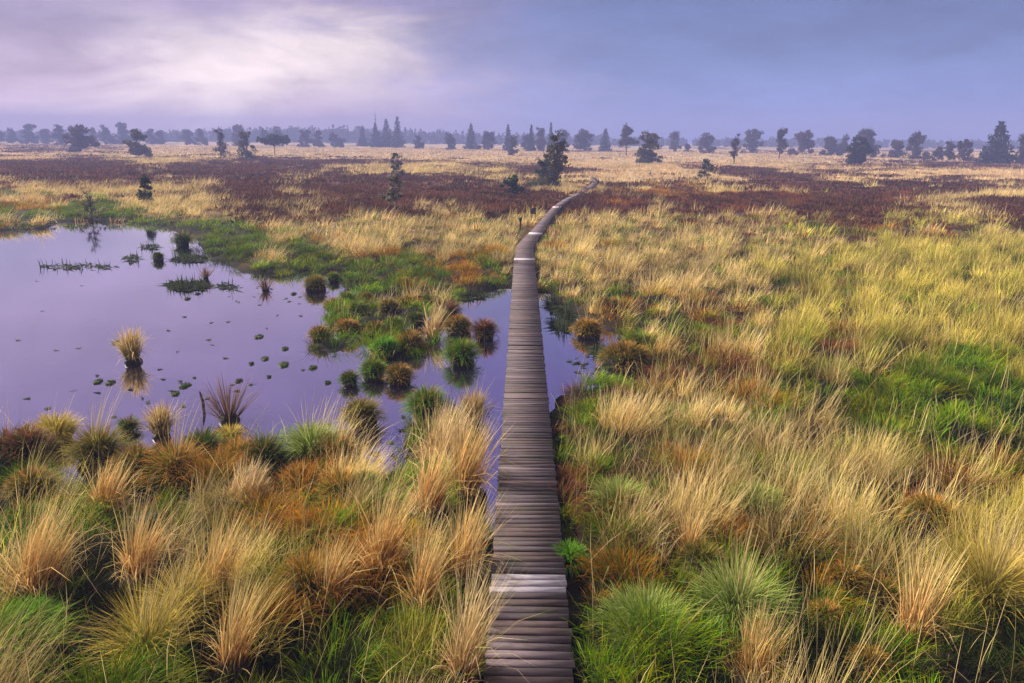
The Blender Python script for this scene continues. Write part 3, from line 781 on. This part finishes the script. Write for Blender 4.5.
# --- floating moss cushions
PADS = [
 (259,337,9,'rounded moss cushion floating alone in the upper middle of the pool'),
 (285,349,7,'flat moss cushion floating between the round one and the hummock island'),
 (265,359,8,'moss cushion floating left of the widest floating cushion'),
 (251.5,364,5,'very small moss cushion at the left of the middle floating row'),
 (283.5,365,11,'widest of the floating moss cushions in mid pool'),
 (313,368,8,'moss cushion floating nearest the rusty island corner'),
 (328,383,6,'small moss cushion floating left of the small dark hummock'),
 (239,381,7,'flat moss cushion floating behind the brown spiky tuft'),
 (269,377,4,'tiny speck of floating moss below the widest floating cushion'),
 (293.6,294,6,'small floating moss cushion off the round olive hummock'),
 (197.6,294,5,'small floating moss cushion in front of the dark floating weed'),
 (187.5,299,6,'thin floating moss cushion left of the one before the weed'),
 (116,343,8,'moss cushion floating beside the lone yellow tuft'),
 (98,382,9,'leftmost floating moss cushion in the near pool'),
 (110.6,383,9,'thin moss strip floating just right of the leftmost cushion'),
 (185,386,10,'moss cushion floating left of the brown spiky tuft, nearer the top'),
 (175,394,9,'flat moss cushion floating above the narrow reed stump'),
 (376,454,6,'small dark moss cushion in the inlet right of the near shore'),
]
for px, py, w, lab in PADS:
    p = at(px, py, 0); D = (p-CAM)@fwd; r = w*.5*D/F
    b = Build(); nu, nv = 16, 4; ph = rng.random(3)*6; V = []
    for j in range(nv+1):
        a = j/nv*PI/2
        for i in range(nu):
            th = 2*PI*i/nu
            k = 1+.18*math.sin(2*th+ph[0])+.13*math.sin(5*th+ph[1])+rng.normal(0, .04)
            V.append((r*k*math.cos(a)*math.cos(th), r*1.5*k*math.cos(a)*math.sin(th), -.03*(j == 0)+r*.42*math.sin(a)*(1+rng.normal(0, .06))))
    b.add(V, (1, 1, 1), quad=[(j*nu+i, j*nu+(i+1) % nu, (j+1)*nu+(i+1) % nu, (j+1)*nu+i) for j in range(nv) for i in range(nu)])
    n = 60; ra = rng.random(n)*2*PI; rr = np.sqrt(rng.random(n))*.9
    rt = np.stack([rr*np.cos(ra)*r, rr*np.sin(ra)*r*1.5, r*.36*np.sqrt(1-rr**2)], 1)
    e = empty('floating_moss', p); tag(e, lab, 'moss cushion', 'moss cushions floating on the pool')
    b.build('cushion', M_MOSSPAD, e, smooth=True)
    b = Build(); tn = rng.normal(1, .2, n).clip(.5, 1.5)[:, None]
    blades(b, rt, ra, rr*.9, rng.uniform(.02, .05, n), np.full(n, .5), np.full(n, .02), A(.02,.025,.01)*tn, A(.05,.06,.015)*tn, 2)
    b.build('leaves', M_GRASS, e)

# --- floating weed and sparse emergent reeds in the upper pool (stuff)
b = Build()
for cx, cy, rx, ry, n in [(188,286,22,5,520),(190,259,18,4,380),(78,267,40,3,150),(132,259,8,4,80),(150,247,10,3,90),(228,287,10,4,60),(563,322,12,12,240),(556,306,10,6,120),(600,352,8,5,60),(462,296,26,4,260),(240,350,110,45,24),(60,330,120,50,10),(380,430,60,30,14),(270,300,60,20,16),(110,400,100,20,12),(585,365,22,10,20)]:
    a = rng.random(n)*2*PI; q = np.sqrt(rng.random(n))
    P = np.array([at(cx+rx*k*math.cos(t), cy+ry*k*math.sin(t), 0.01) for t, k in zip(a, q)])
    tn = rng.normal(1, .25, n).clip(.4, 1.6)[:, None]
    up = rng.random(n) < (.22 if n > 55 else .0)
    blades(b, P, rng.random(n)*2*PI, np.where(up, rng.normal(.1, .15, n), rng.uniform(1.35, 1.5, n)), np.where(up, rng.uniform(.15, .5, n), rng.uniform(.2, .5, n) if n > 55 else rng.uniform(.10, .2, n)), np.where(up, .2, .05), np.where(up, .035, .16),
           A(.02,.03,.012)*tn, A(.05,.065,.025)*tn, 2)
o = b.build('floating_weed', M_GRASS); o['kind'] = 'stuff'

# --- thin dead stick in the near water
p = at(203, 409, 0); b = Build()
tube(b, [p+A(0, 0, -.3), p+A(.02, 0, .15), p+A(-.02, .02, .30), p+A(-.05, .03, .42)], [.03, .035, .03, .012], 7)
o = b.build('dead_stick', M_POST, loc=p); tag(o, 'thin black dead stick poking up from the near water', 'stick')

# --- posts by the boardwalk
p = at(520.3, 232, .12); p[2] = H1(p[0], p[1]); D = (p-CAM)@fwd
e = empty('marker_post', p); tag(e, 'dark wooden marker post in pale grass left of the boardwalk bend', 'post')
b = Build(); h = 13.5*D/F
tube(b, [(0, 0, -.3), (0, 0, h*.6), (.01, 0, h)], .055, 8); b.build('post', M_POST, e)
b = Build(); box(b, (0, -.06, h*.88), (.10, 0, 0), (0, .02, 0), (0, 0, h*.11)); b.build('marker_plate', M_POST, e)
p = at(533, 225, .12); p[2] = H1(p[0], p[1]); D = (p-CAM)@fwd; h = 15*D/F
e = empty('sign_board', p); tag(e, 'small dark sign board on short legs beside the boardwalk bend', 'sign')
b = Build(); box(b, (0, 0, h*.80), (.20, 0, 0), (0, .025, 0), (0, 0, h*.20)); b.build('panel', M_POST, e)
for sx in (-.14, .14):
    b = Build(); tube(b, [(sx, .055, -.2), (sx, .055, h*.9)], .03, 6); b.build('leg', M_POST, e)

# ------------------------------------------------------------------ trees
def yh(px): return CY - F*math.tan(pitch) + (px-CX)*math.tan(roll)
def leafcards(b, ctr, size, color, tone=.2):
    n = len(ctr)
    d1 = rng.normal(size=(n, 3)); d1 /= np.linalg.norm(d1, axis=1)[:, None]
    d2 = np.cross(d1, rng.normal(size=(n, 3))); d2 /= np.linalg.norm(d2, axis=1)[:, None]
    s = (size*rng.uniform(.6, 1.4, n))[:, None]
    V = np.stack([ctr-d1*s, ctr+d2*s*.55, ctr+d1*s, ctr-d2*s*.55], 1).reshape(-1, 3)
    c = np.repeat(color*rng.normal(1, tone, n).clip(.4, 1.8)[:, None], 4, 0)
    k = np.arange(n)*4
    b.add(V, c, quad=np.stack([k, k+1, k+2, k+3], 1))

TREEC = {'round': (A(.05,.048,.03), A(.085,.06,.035)), 'dark': (A(.028,.034,.018), A(.05,.045,.024)), 'brown': (A(.065,.036,.026), A(.09,.055,.032)), 'conifer': (A(.018,.032,.026), A(.035,.05,.034)),
         'olive': (A(.06,.07,.022), A(.12,.10,.03)), 'birch': (A(.09,.09,.03), A(.16,.13,.04)), 'bare': (A(.06,.045,.04), A(.09,.07,.06)), 'green': (A(.02,.05,.012), A(.05,.09,.02)), 'pine': (A(.018,.035,.014), A(.035,.055,.02))}
def tree(px, top, base, w, kind, label, group='trees of the far treeline', name=None, bare=0.0, trunk=.12):
    p = at(px, base, .2); p[2] = max(H1(p[0], p[1]), 0)
    D = float((p-CAM)@fwd); h = (base-top)*D/F; r = w*(.64 if group == NB and kind not in ('pine', 'bare') else .52)*D/F
    e = empty(name or {'conifer': 'conifer_tree', 'pine': 'pine_tree', 'birch': 'birch_tree', 'bare': 'bare_tree'}.get(kind, 'broadleaf_tree'), p)
    tag(e, label, 'tree' if h > 2.6 else 'bush', group)
    tb, cb = Build(), Build()
    ca, cc = TREEC[kind]
    ls = max(.09, .0010*D, r*.09)
    tr = max(.035*h, .0008*D)*.55
    lean = rng.normal(0, .03, 2)
    if kind == 'conifer':
        tube(tb, [(0, 0, -.2), (0, 0, h*.5), (0, 0, h*.97)], [tr, tr*.6, tr*.12], 7)
        lev = 16
        for j in range(lev):
            f = j/(lev-1); z = h*(.06+.92*f)
            R_ = r*1.15*(1-f)**.75*rng.uniform(.82, 1.12)+.03*r
            nbr = max(5, int(13*(1-f))); a0 = rng.random()*6
            for i in range(nbr):
                a = a0+2*PI*i/nbr+rng.normal(0, .15); l = R_*rng.uniform(.7, 1.12)
                if j % 3 == 0 and i % 2 == 0: tube(tb, [(0, 0, z), (math.cos(a)*l*.8, math.sin(a)*l*.8, z-l*.2)], [tr*.18, tr*.05], 4)
                m = max(4, int(7+l/max(r, .1)*14)); t = rng.random(m)**.7
                ctr = np.stack([np.cos(a)*l*t, np.sin(a)*l*t, z-l*.28*t+rng.normal(0, .03*h/4, m)], 1)+rng.normal(0, .05*r, (m, 3))
                leafcards(cb, ctr, ls*1.05, ca+(cc-ca)*rng.random())
    else:
        th = h*trunk; asp = h*(1-trunk)*.5
        cz = th+asp
        top_p = A(lean[0]*h, lean[1]*h, h*.9)
        tube(tb, [(0, 0, -.2), (lean[0]*th, lean[1]*th, th), top_p*.55+A(0, 0, 0), top_p], [tr, tr*.8, tr*.5, tr*.1], 7)
        K = int(np.clip(30+6*rng.random()+12*(h > 6), 12, 52))
        lobes = [(rng.normal(0, .22, 2)*r*(1.1-f_), th+2*asp*(.12+.72*f_)+rng.normal(0, .05)*asp, rng.uniform(.68, .95)*(1.15-.5*f_)) for f_ in np.linspace(0, 1, rng.integers(4, 7))]
        for k in range(K):
            u = rng.normal(size=3); u /= np.linalg.norm(u); q = rng.random()**.40
            c = A(u[0]*r*.76*q, u[1]*r*.76*q, cz+u[2]*asp*.80*q)
            if kind not in ('pine',):
                lo = lobes[rng.integers(len(lobes))]; c = A(lo[0][0]+u[0]*r*lo[2]*q, lo[0][1]+u[1]*r*lo[2]*q, min(max(lo[1]+u[2]*asp*.34*q, th*.6+.04*h), h*.96))
            wdt = 1.0 if kind != 'pine' else 1.08-.30*max(0, (c[2]-cz)/asp)+.12*max(0, (cz-c[2])/asp); c[0] *= wdt; c[1] *= wdt
            if kind == 'pine' : c[2] = cz+u[2]*asp*.5*q
            s0 = A(*(top_p*np.clip((c[2]-asp*.55)/h/.9, .15, .95)))
            tube(tb, [s0, (s0+c)/2+A(0, 0, -.02*h), c], [tr*.32, tr*.2, tr*.06], 4)
            cr = .30*math.sqrt(r*max(asp, r*.6))*rng.uniform(.55, 1.2)
            m = int(rng.uniform(34, 62)*(1-bare)*(1.25 if w > 15 else 1))
            if bare > 0:
                for _ in range(7):
                    v = rng.normal(size=3); v[2] = abs(v[2])+.3; v /= np.linalg.norm(v)
                    tube(tb, [c, c+v*cr*1.3], [tr*.09+.0004*D*.5, .0002*D], 3)
            if m > 0:
                v = rng.normal(size=(m, 3)); v /= np.linalg.norm(v, axis=1)[:, None]
                ctr = c + v*(cr*rng.random(m)**.4)[:, None]*A(1, 1, .75)
                leafcards(cb, ctr, ls, ca+(cc-ca)*rng.random())
    tb.build('trunk', M_BIRCH if kind == 'birch' else (M_TWIG if kind == 'bare' else M_BARK), e)
    if cb.n: cb.build('crown', M_LEAF, e)
    return e

FT = 'trees of the far treeline'
NB = 'scattered trees and bushes on the open moor'
TREES = [
 (1,131,143.5,12,'round','round hazy tree cut by the left picture edge',FT),(13,130,143.5,13,'round','small pale tree between the edge tree and the dark bushy one',FT),
 (31,125,144,17,'dark','dark bushy tree, the first tall one from the left edge',FT),(46,130,144,11,'round','pale small tree right of the first tall dark one',FT),
 (61,126,145.5,12,'dark','narrow dark tree just left of the brown bushy tree',FT),(73,127,145,9,'brown','thin brownish tree partly behind the brown bushy tree',FT),
 (82,128,152.5,27,'brown','brown bushy tree standing nearer on dark heather at left',NB),(94,126,144.5,8,'round','slim hazy tree right of the brown bushy tree',FT),
 (106,125.5,144.5,14,'dark','dense dark tree, left of the wide one with a domed crown',FT),(123,124,144.5,18,'round','wide hazy tree with a domed crown above the nearer grey bush',FT),
 (139,131,158,19,'olive','grey green bush on the moor in front of the domed crown tree',NB),(152,130,144.5,10,'brown','left tree of the touching pair right of the grey green bush',FT),
 (161,131,144.5,10,'round','right tree of the touching pair right of the grey green bush',FT),
 (188,129,145,15,'round','left tree of the hazy clump of two near the first gap',FT),(202,129,145.5,12,'brown','right tree of the hazy clump of two near the first gap',FT),
 (221,131,160,16,'bare','loose grey bush with bare twigs left of the twiggy green one',NB),(247,131,160,14,'olive','twiggy grey green bush left of the flat topped dark pine',NB),
 (239,126,146,18,'round','pale tall crown rising behind the two twiggy bushes',FT),(266,128,146,9,'round','slim hazy tree behind the flat topped dark pine, left one',FT),
 (278,128,146.5,13,'round','hazy tree directly behind the flat topped dark pine, right one',FT),
 (275,134,155.5,32,'pine','flat topped dark pine with a leaning bare trunk on pale grass',NB),
 (305,131,147.5,15,'dark','left of two round trees right of the flat topped pine',FT),(318,131,147.5,14,'brown','right of two round trees right of the flat topped pine',FT),
 (335,134,147.5,17,'round','low round tree alone before the far wood',FT),
 (363,127,146.5,10,'conifer','small conifer left of the tallest conifer group',FT),(376,124,147.5,13,'conifer','left conifer of the tallest conifer group, below the mast',FT),
 (387,120.5,147.5,16,'conifer','middle conifer of the tallest conifer group',FT),(398,118.5,148,15,'conifer','right conifer of the tallest conifer group, the highest one',FT),
 (418,136,149,11,'round','small round tree right of the tallest conifer group',FT),(450,134,150,14,'round','round tree alone midway between two conifers',FT),
 (397,154,176,12,'olive','olive green bush on heather in front of the conifer group',NB),(395,176,219,16,'birch','slender young birch with a white stem on dark heather',NB),
 (471,125,149.5,14,'conifer','broad single conifer left of two low round trees',FT),(489,133.5,150.5,20,'round','low wide tree right of the broad single conifer',FT),
 (508,126,151,11,'conifer','slim conifer above the small brown tree near the middle',FT),(512.5,137,155.5,10,'olive','small brown green tree in front of the slim conifer',NB),
 (527,134.5,151,13,'round','low hazy tree left of the spired conifer',FT),(531,126,151.5,8,'conifer','spired conifer behind the low hazy tree',FT),
 (541,129,151.5,14,'brown','brown hazy tree left of the tall moor birch',FT),(550.5,124,152,8,'conifer','thin tall spire rising behind the tall moor birch',FT),
 (563,131,152,13,'round','hazy tree showing right of the tall moor birch',FT),
 (556,134.5,189,22,'olive','tall olive birch left of the boardwalk bend, biggest tree on the moor',NB),(543,156,187,18,'green','dark green bush leaning on the tall olive birch',NB),
 (512,176,197,18,'green','dark green juniper bush on heather left of the boardwalk bend',NB),
 (583,131,151.5,22,'round','wide hazy tree right of the tall moor birch',FT),(605,130,151.5,15,'conifer','teal hazy conifer between two round trees',FT),
 (626,127.5,156,20,'round','tree with a visible trunk left of the dense dark green one',FT),(649,134,164,22,'olive','dense olive green tree standing nearer on pale grass',NB),
 (674,132,152,14,'round','round hazy tree right of the dense olive green one',FT),(687,144.5,152,9,'round','lowest little tree before the right half treeline',FT),
 (707,134,153.5,19,'brown','brown round tree right of the lowest little one',FT),(706,160.5,178,11,'green','small green bush on a heather strip right of the boardwalk',NB),
 (734,135,164,12,'bare','bare thin tree on a slim trunk at right of centre',FT),(752,131,153.5,22,'round','wide hazy tree right of the bare thin one',FT),
 (779,130,159,16,'round','narrow tree with a visible stem beside the wide crowned pair',FT),(802,132,155.5,28,'brown','widest hazy crown in the right half treeline',FT),
 (829,139,156,22,'round','low hazy tree left of the dark moor tree',FT),(843,135,156,12,'round','slim hazy tree directly left of the dark moor tree',FT),
 (864,132,157.5,30,'round','pale wide crown behind the dark moor tree',FT),(858,138.5,166,22,'dark','dark tree standing nearer on heather at right',NB),
 (895,140.5,158.5,20,'round','faint low tree right of the dark moor tree',FT),(916,134,160,22,'round','faint tall tree left of the big blue conifer group',FT),
 (937,148,161,14,'round','faint low bush between two faint trees at right',FT),(948,140.5,161,13,'round','faint slim tree second left of the big blue conifer',FT),
 (962,141,162,17,'brown','faint brownish tree directly left of the big blue conifer',FT),(995,124.5,164,37,'conifer','big blue hazy conifer near the right picture edge',FT),
 (1019,136,164,14,'round','faint tree between the big blue conifer and the picture edge',FT),
 (147,177,206,14,'green','dark green young pine on the far pool bank at left',NB),(92,190,219,18,'bare','leafless twiggy shrub on the far pool bank',NB),
]
for t in TREES:
    px, top, base, w, kind, lab, grp = t
    tk = {'tree with a visible trunk left of the dense dark green one': .28}.get(lab, .22 if 'visible stem' in lab or 'slim trunk' in lab else (.40 if 'young birch' in lab else (.42 if kind == 'pine' else (.02 if 'bush' in lab or 'juniper' in lab else .02))))
    tree(px, top, base, w, kind, lab, grp, name='bush' if ('bush' in lab.split(' ')[:4] or 'juniper' in lab or 'shrub' in lab) else None,
         bare={'bare': .78, 'birch': .45}.get(kind, .12 if base > 154 and kind == 'round' else 0) if 'leafless' not in lab else 1.0, trunk=tk)

# small dark heather bush beside the path
p = at(590, 209, .15); b = Build(); n = 900
a = rng.random(n)*2*PI; q = np.sqrt(rng.random(n)); r = 17*(p[1])/F
rt = np.stack([q*np.cos(a)*r, q*np.sin(a)*r*1.6, rng.uniform(0, .35, n)*(1-q)], 1)
tn = rng.normal(1, .25, n).clip(.4, 1.6)[:, None]
blades(b, rt, a, q*.8, rng.uniform(.2, .5, n), rng.normal(0, .4, n), np.full(n, .07), A(.03,.02,.016)*tn, A(.075,.045,.04)*tn, 2)
e = empty('heather_bush', p); tag(e, 'dark rounded heather bush in pale grass right of the boardwalk bend', 'bush')
b.build('twigs', M_LEAF, e)

# far-off wood (stuff): several hundred conifers that read as one grey mass
b = Build()
def far_conifer(x, y, h, r, pointed):
    n = 34 if pointed else 44
    t = rng.random(n)
    if pointed: rad = r*(1-t)**.8*(.35+.65*rng.random(n)); z = h*(.05+.93*t)
    else: rad = r*1.5*np.sqrt(np.clip(1-(t*2-1)**2, .05, 1))*(.3+.7*rng.random(n)); z = h*.80*(.05+.95*t)
    a = rng.random(n)*2*PI
    leafcards(b, np.stack([x+rad*np.cos(a), y+rad*np.sin(a), z], 1), 1.15 if pointed else 1.4, TREEC['conifer' if pointed else 'round'][0]*rng.uniform(.8, 1.2))
    tube(b, [(x, y, -.5), (x, y, h*.7)], r*.08, 4, (.03, .028, .026))
for x0, x1, D0, D1, hh, n in [(150,600,650,800,14.5,600),(-60,190,620,760,9.0,200),(600,1100,640,780,8.0,220)]:
    for _ in range(n):
        px = rng.uniform(x0, x1); D = rng.uniform(D0, D1)
        X = (px-CX)/F*D + math.sin(yaw)*D
        prof = 1.0
        if x0 == 150: prof = .62+.38*math.exp(-((px-330)/110)**2)
        h = hh*prof*rng.normal(1, .10)
        far_conifer(X, D, h, h*.24, rng.random() < (.45 if x0 == 150 else .12))
o = b.build('far_wood', M_LEAF); o['kind'] = 'stuff'

# telecom mast in the far wood
D = 640.0; X = (378.5-CX)/F*D + math.sin(yaw)*D; hm = CAM[2]+(yh(378)-112)/F*D
e = empty('lattice_mast', (X, D, .2)); tag(e, 'thin grey transmission mast rising behind the tallest conifers', 'mast')
b = Build()
for k in range(3):
    a = k*2*PI/3; tube(b, [(.9*math.cos(a), .9*math.sin(a), -.3), (.3*math.cos(a), .3*math.sin(a), hm*.86)], .13, 5)
for j in range(14):
    z = hm*.86*j/14; rr_ = .9-.6*j/14
    for k in range(3):
        a, a2 = k*2*PI/3, (k+1)*2*PI/3
        tube(b, [(rr_*math.cos(a), rr_*math.sin(a), z), ((rr_-.04)*math.cos(a2), (rr_-.04)*math.sin(a2), z+hm*.06)], .07, 4)
b.build('lattice', M_STEEL, e)
b = Build(); tube(b, [(0, 0, hm*.85), (0, 0, hm)], .12, 6); b.build('antenna', M_STEEL, e)
b = Build(); tube(b, [(0, 0, hm*.70), (0, 0, hm*.73)], .8, 10); b.build('platform', M_STEEL, e)

# ------------------------------------------------------------------ air
HAZE_TOP = 30.0
b = Build()
hx, hy0, hy1, hz0 = 1420.0, -40.0, 1180.0, -2.2
V = [(-hx, hy0, hz0), (hx, hy0, hz0), (hx, hy1, hz0), (-hx, hy1, hz0), (-hx, hy0, HAZE_TOP), (hx, hy0, HAZE_TOP), (hx, hy1, HAZE_TOP), (-hx, hy1, HAZE_TOP)]
b.add(V, (1, 1, 1), quad=[(3, 2, 1, 0), (4, 5, 6, 7), (0, 1, 5, 4), (1, 2, 6, 5), (2, 3, 7, 6), (3, 0, 4, 7)])
m, nt, N, L, out = mat('evening_haze')
pv = N('ShaderNodeVolumePrincipled')
pv.inputs['Color'].default_value = (.38, .42, .80, 1); pv.inputs['Density'].default_value = .0014
pv.inputs['Anisotropy'].default_value = .0
L(pv.outputs[0], out.inputs['Volume'])
hz = b.build('haze', m); hz['kind'] = 'stuff'

# ------------------------------------------------------------------ sky and light
SUN_EL, SUN_AZ = R(34), R(-64)       # azimuth from +Y towards +X
wd = bpy.data.worlds.new("World"); scene.world = wd; wd.use_nodes = True
nt = wd.node_tree; nt.nodes.clear(); N, L = nt.nodes.new, nt.links.new
out = N('ShaderNodeOutputWorld')
sky = N('ShaderNodeTexSky'); sky.sky_type = 'NISHITA'; sky.sun_disc = False
sky.sun_elevation = SUN_EL; sky.sun_rotation = SUN_AZ
bg1 = N('ShaderNodeBackground'); bg1.inputs['Strength'].default_value = .1; L(sky.outputs[0], bg1.inputs[0])
tc = N('ShaderNodeTexCoord'); sep = N('ShaderNodeSeparateXYZ'); L(tc.outputs['Generated'], sep.inputs[0])
def math_(op, a, b_=None, c=None, clamp=False):
    n = N('ShaderNodeMath'); n.operation = op; n.use_clamp = clamp
    for i, v in enumerate((a, b_, c)):
        if v is None: continue
        if isinstance(v, (int, float)): n.inputs[i].default_value = v
        else: L(v, n.inputs[i])
    return n.outputs[0]
mp = N('ShaderNodeMapping'); mp.inputs['Scale'].default_value = (2.2, 2.2, 8.0); L(tc.outputs['Generated'], mp.inputs[0])
cn = N('ShaderNodeTexNoise'); cn.inputs['Scale'].default_value = 2.0; cn.inputs['Detail'].default_value = 7; cn.inputs['Roughness'].default_value = .55; cn.inputs['Distortion'].default_value = .5
L(mp.outputs[0], cn.inputs['Vector'])
nz = math_('SUBTRACT', cn.outputs['Fac'], .5)
az = math_('ARCTAN2', sep.outputs[0], sep.outputs[1])
el = math_('ARCSINE', sep.outputs[2])
# overcast, darker bluish band low down, bright overhead
def ramp(fac, stops):
    r = N('ShaderNodeValToRGB'); e = r.color_ramp.elements
    e[0].position, e[0].color = stops[0][0], (*stops[0][1], 1); e[1].position, e[1].color = stops[-1][0], (*stops[-1][1], 1)
    for p, c in stops[1:-1]:
        k = e.new(p); k.color = (*c, 1)
    L(fac, r.inputs[0]); return r.outputs[0]
elw = math_('ADD', math_('DIVIDE', el, PI/2), math_('MULTIPLY', nz, .03))
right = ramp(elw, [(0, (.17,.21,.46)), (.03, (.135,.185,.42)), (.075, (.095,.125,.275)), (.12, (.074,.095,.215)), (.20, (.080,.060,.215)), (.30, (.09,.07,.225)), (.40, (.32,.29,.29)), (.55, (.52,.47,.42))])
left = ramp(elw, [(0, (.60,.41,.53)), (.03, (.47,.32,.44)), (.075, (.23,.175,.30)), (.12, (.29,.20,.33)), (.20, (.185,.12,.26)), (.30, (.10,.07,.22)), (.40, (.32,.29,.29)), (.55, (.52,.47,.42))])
side = N('ShaderNodeMapRange'); side.interpolation_type = 'SMOOTHSTEP'
side.inputs[1].default_value = .22; side.inputs[2].default_value = -.42
L(math_('ADD', az, math_('MULTIPLY', nz, .5)), side.inputs[0])
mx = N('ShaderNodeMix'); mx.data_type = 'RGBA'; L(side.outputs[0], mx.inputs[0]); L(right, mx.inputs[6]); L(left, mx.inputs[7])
# the lit gap in the clouds
ga = math_('DIVIDE', math_('ADD', math_('ADD', az, .33), math_('MULTIPLY', nz, .55)), .17)
ge = math_('DIVIDE', math_('ADD', math_('SUBTRACT', el, .075), math_('MULTIPLY', nz, .22)), .055)
glow = math_('EXPONENT', math_('MULTIPLY', math_('ADD', math_('MULTIPLY', ga, ga), math_('MULTIPLY', ge, ge)), -1.0))
mg = N('ShaderNodeMix'); mg.data_type = 'RGBA'; mg.inputs[7].default_value = (.82,.68,.64,1)
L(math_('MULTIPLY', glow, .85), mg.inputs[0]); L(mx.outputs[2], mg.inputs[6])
# cloud texture
mp2 = N('ShaderNodeMapping'); mp2.inputs['Scale'].default_value = (5, 5, 14); mp2.inputs['Rotation'].default_value = (.12, .1, .4); L(tc.outputs['Generated'], mp2.inputs[0])
cn2 = N('ShaderNodeTexNoise'); cn2.inputs['Scale'].default_value = 2.3; cn2.inputs['Detail'].default_value = 9; cn2.inputs['Roughness'].default_value = .68; cn2.inputs['Distortion'].default_value = .3
L(mp2.outputs[0], cn2.inputs['Vector'])
ct = math_('ADD', math_('ADD', 1.0, math_('MULTIPLY', nz, .9)), math_('MULTIPLY', math_('SUBTRACT', cn2.outputs['Fac'], .5), .75))
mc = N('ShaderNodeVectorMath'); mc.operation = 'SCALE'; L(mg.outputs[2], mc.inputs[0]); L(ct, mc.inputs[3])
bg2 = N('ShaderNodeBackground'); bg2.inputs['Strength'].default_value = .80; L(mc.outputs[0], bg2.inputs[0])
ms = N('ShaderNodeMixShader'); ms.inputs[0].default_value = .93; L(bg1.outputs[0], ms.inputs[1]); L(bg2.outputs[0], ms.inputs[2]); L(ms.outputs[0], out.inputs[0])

sd = bpy.data.lights.new('sun', 'SUN'); sd.energy = 5.0; sd.angle = R(6); sd.color = (1.0, .90, .78)
so = bpy.data.objects.new('sun', sd); col.objects.link(so)
d = Vector((math.sin(SUN_AZ)*math.cos(SUN_EL), math.cos(SUN_AZ)*math.cos(SUN_EL), math.sin(SUN_EL)))
so.rotation_euler = d.to_track_quat('Z', 'Y').to_euler()

# ------------------------------------------------------------------ render settings
scene.render.engine = 'CYCLES'
cy = scene.cycles
cy.use_denoising = True
cy.max_bounces = 6; cy.diffuse_bounces = 3; cy.glossy_bounces = 3; cy.transmission_bounces = 3; cy.transparent_max_bounces = 6; cy.volume_bounces = 0
cy.use_adaptive_sampling = True; cy.adaptive_threshold = .02
vs = scene.view_settings
vs.view_transform = 'Standard'; vs.look = 'None'; vs.exposure = 1.0; vs.gamma = 1.0
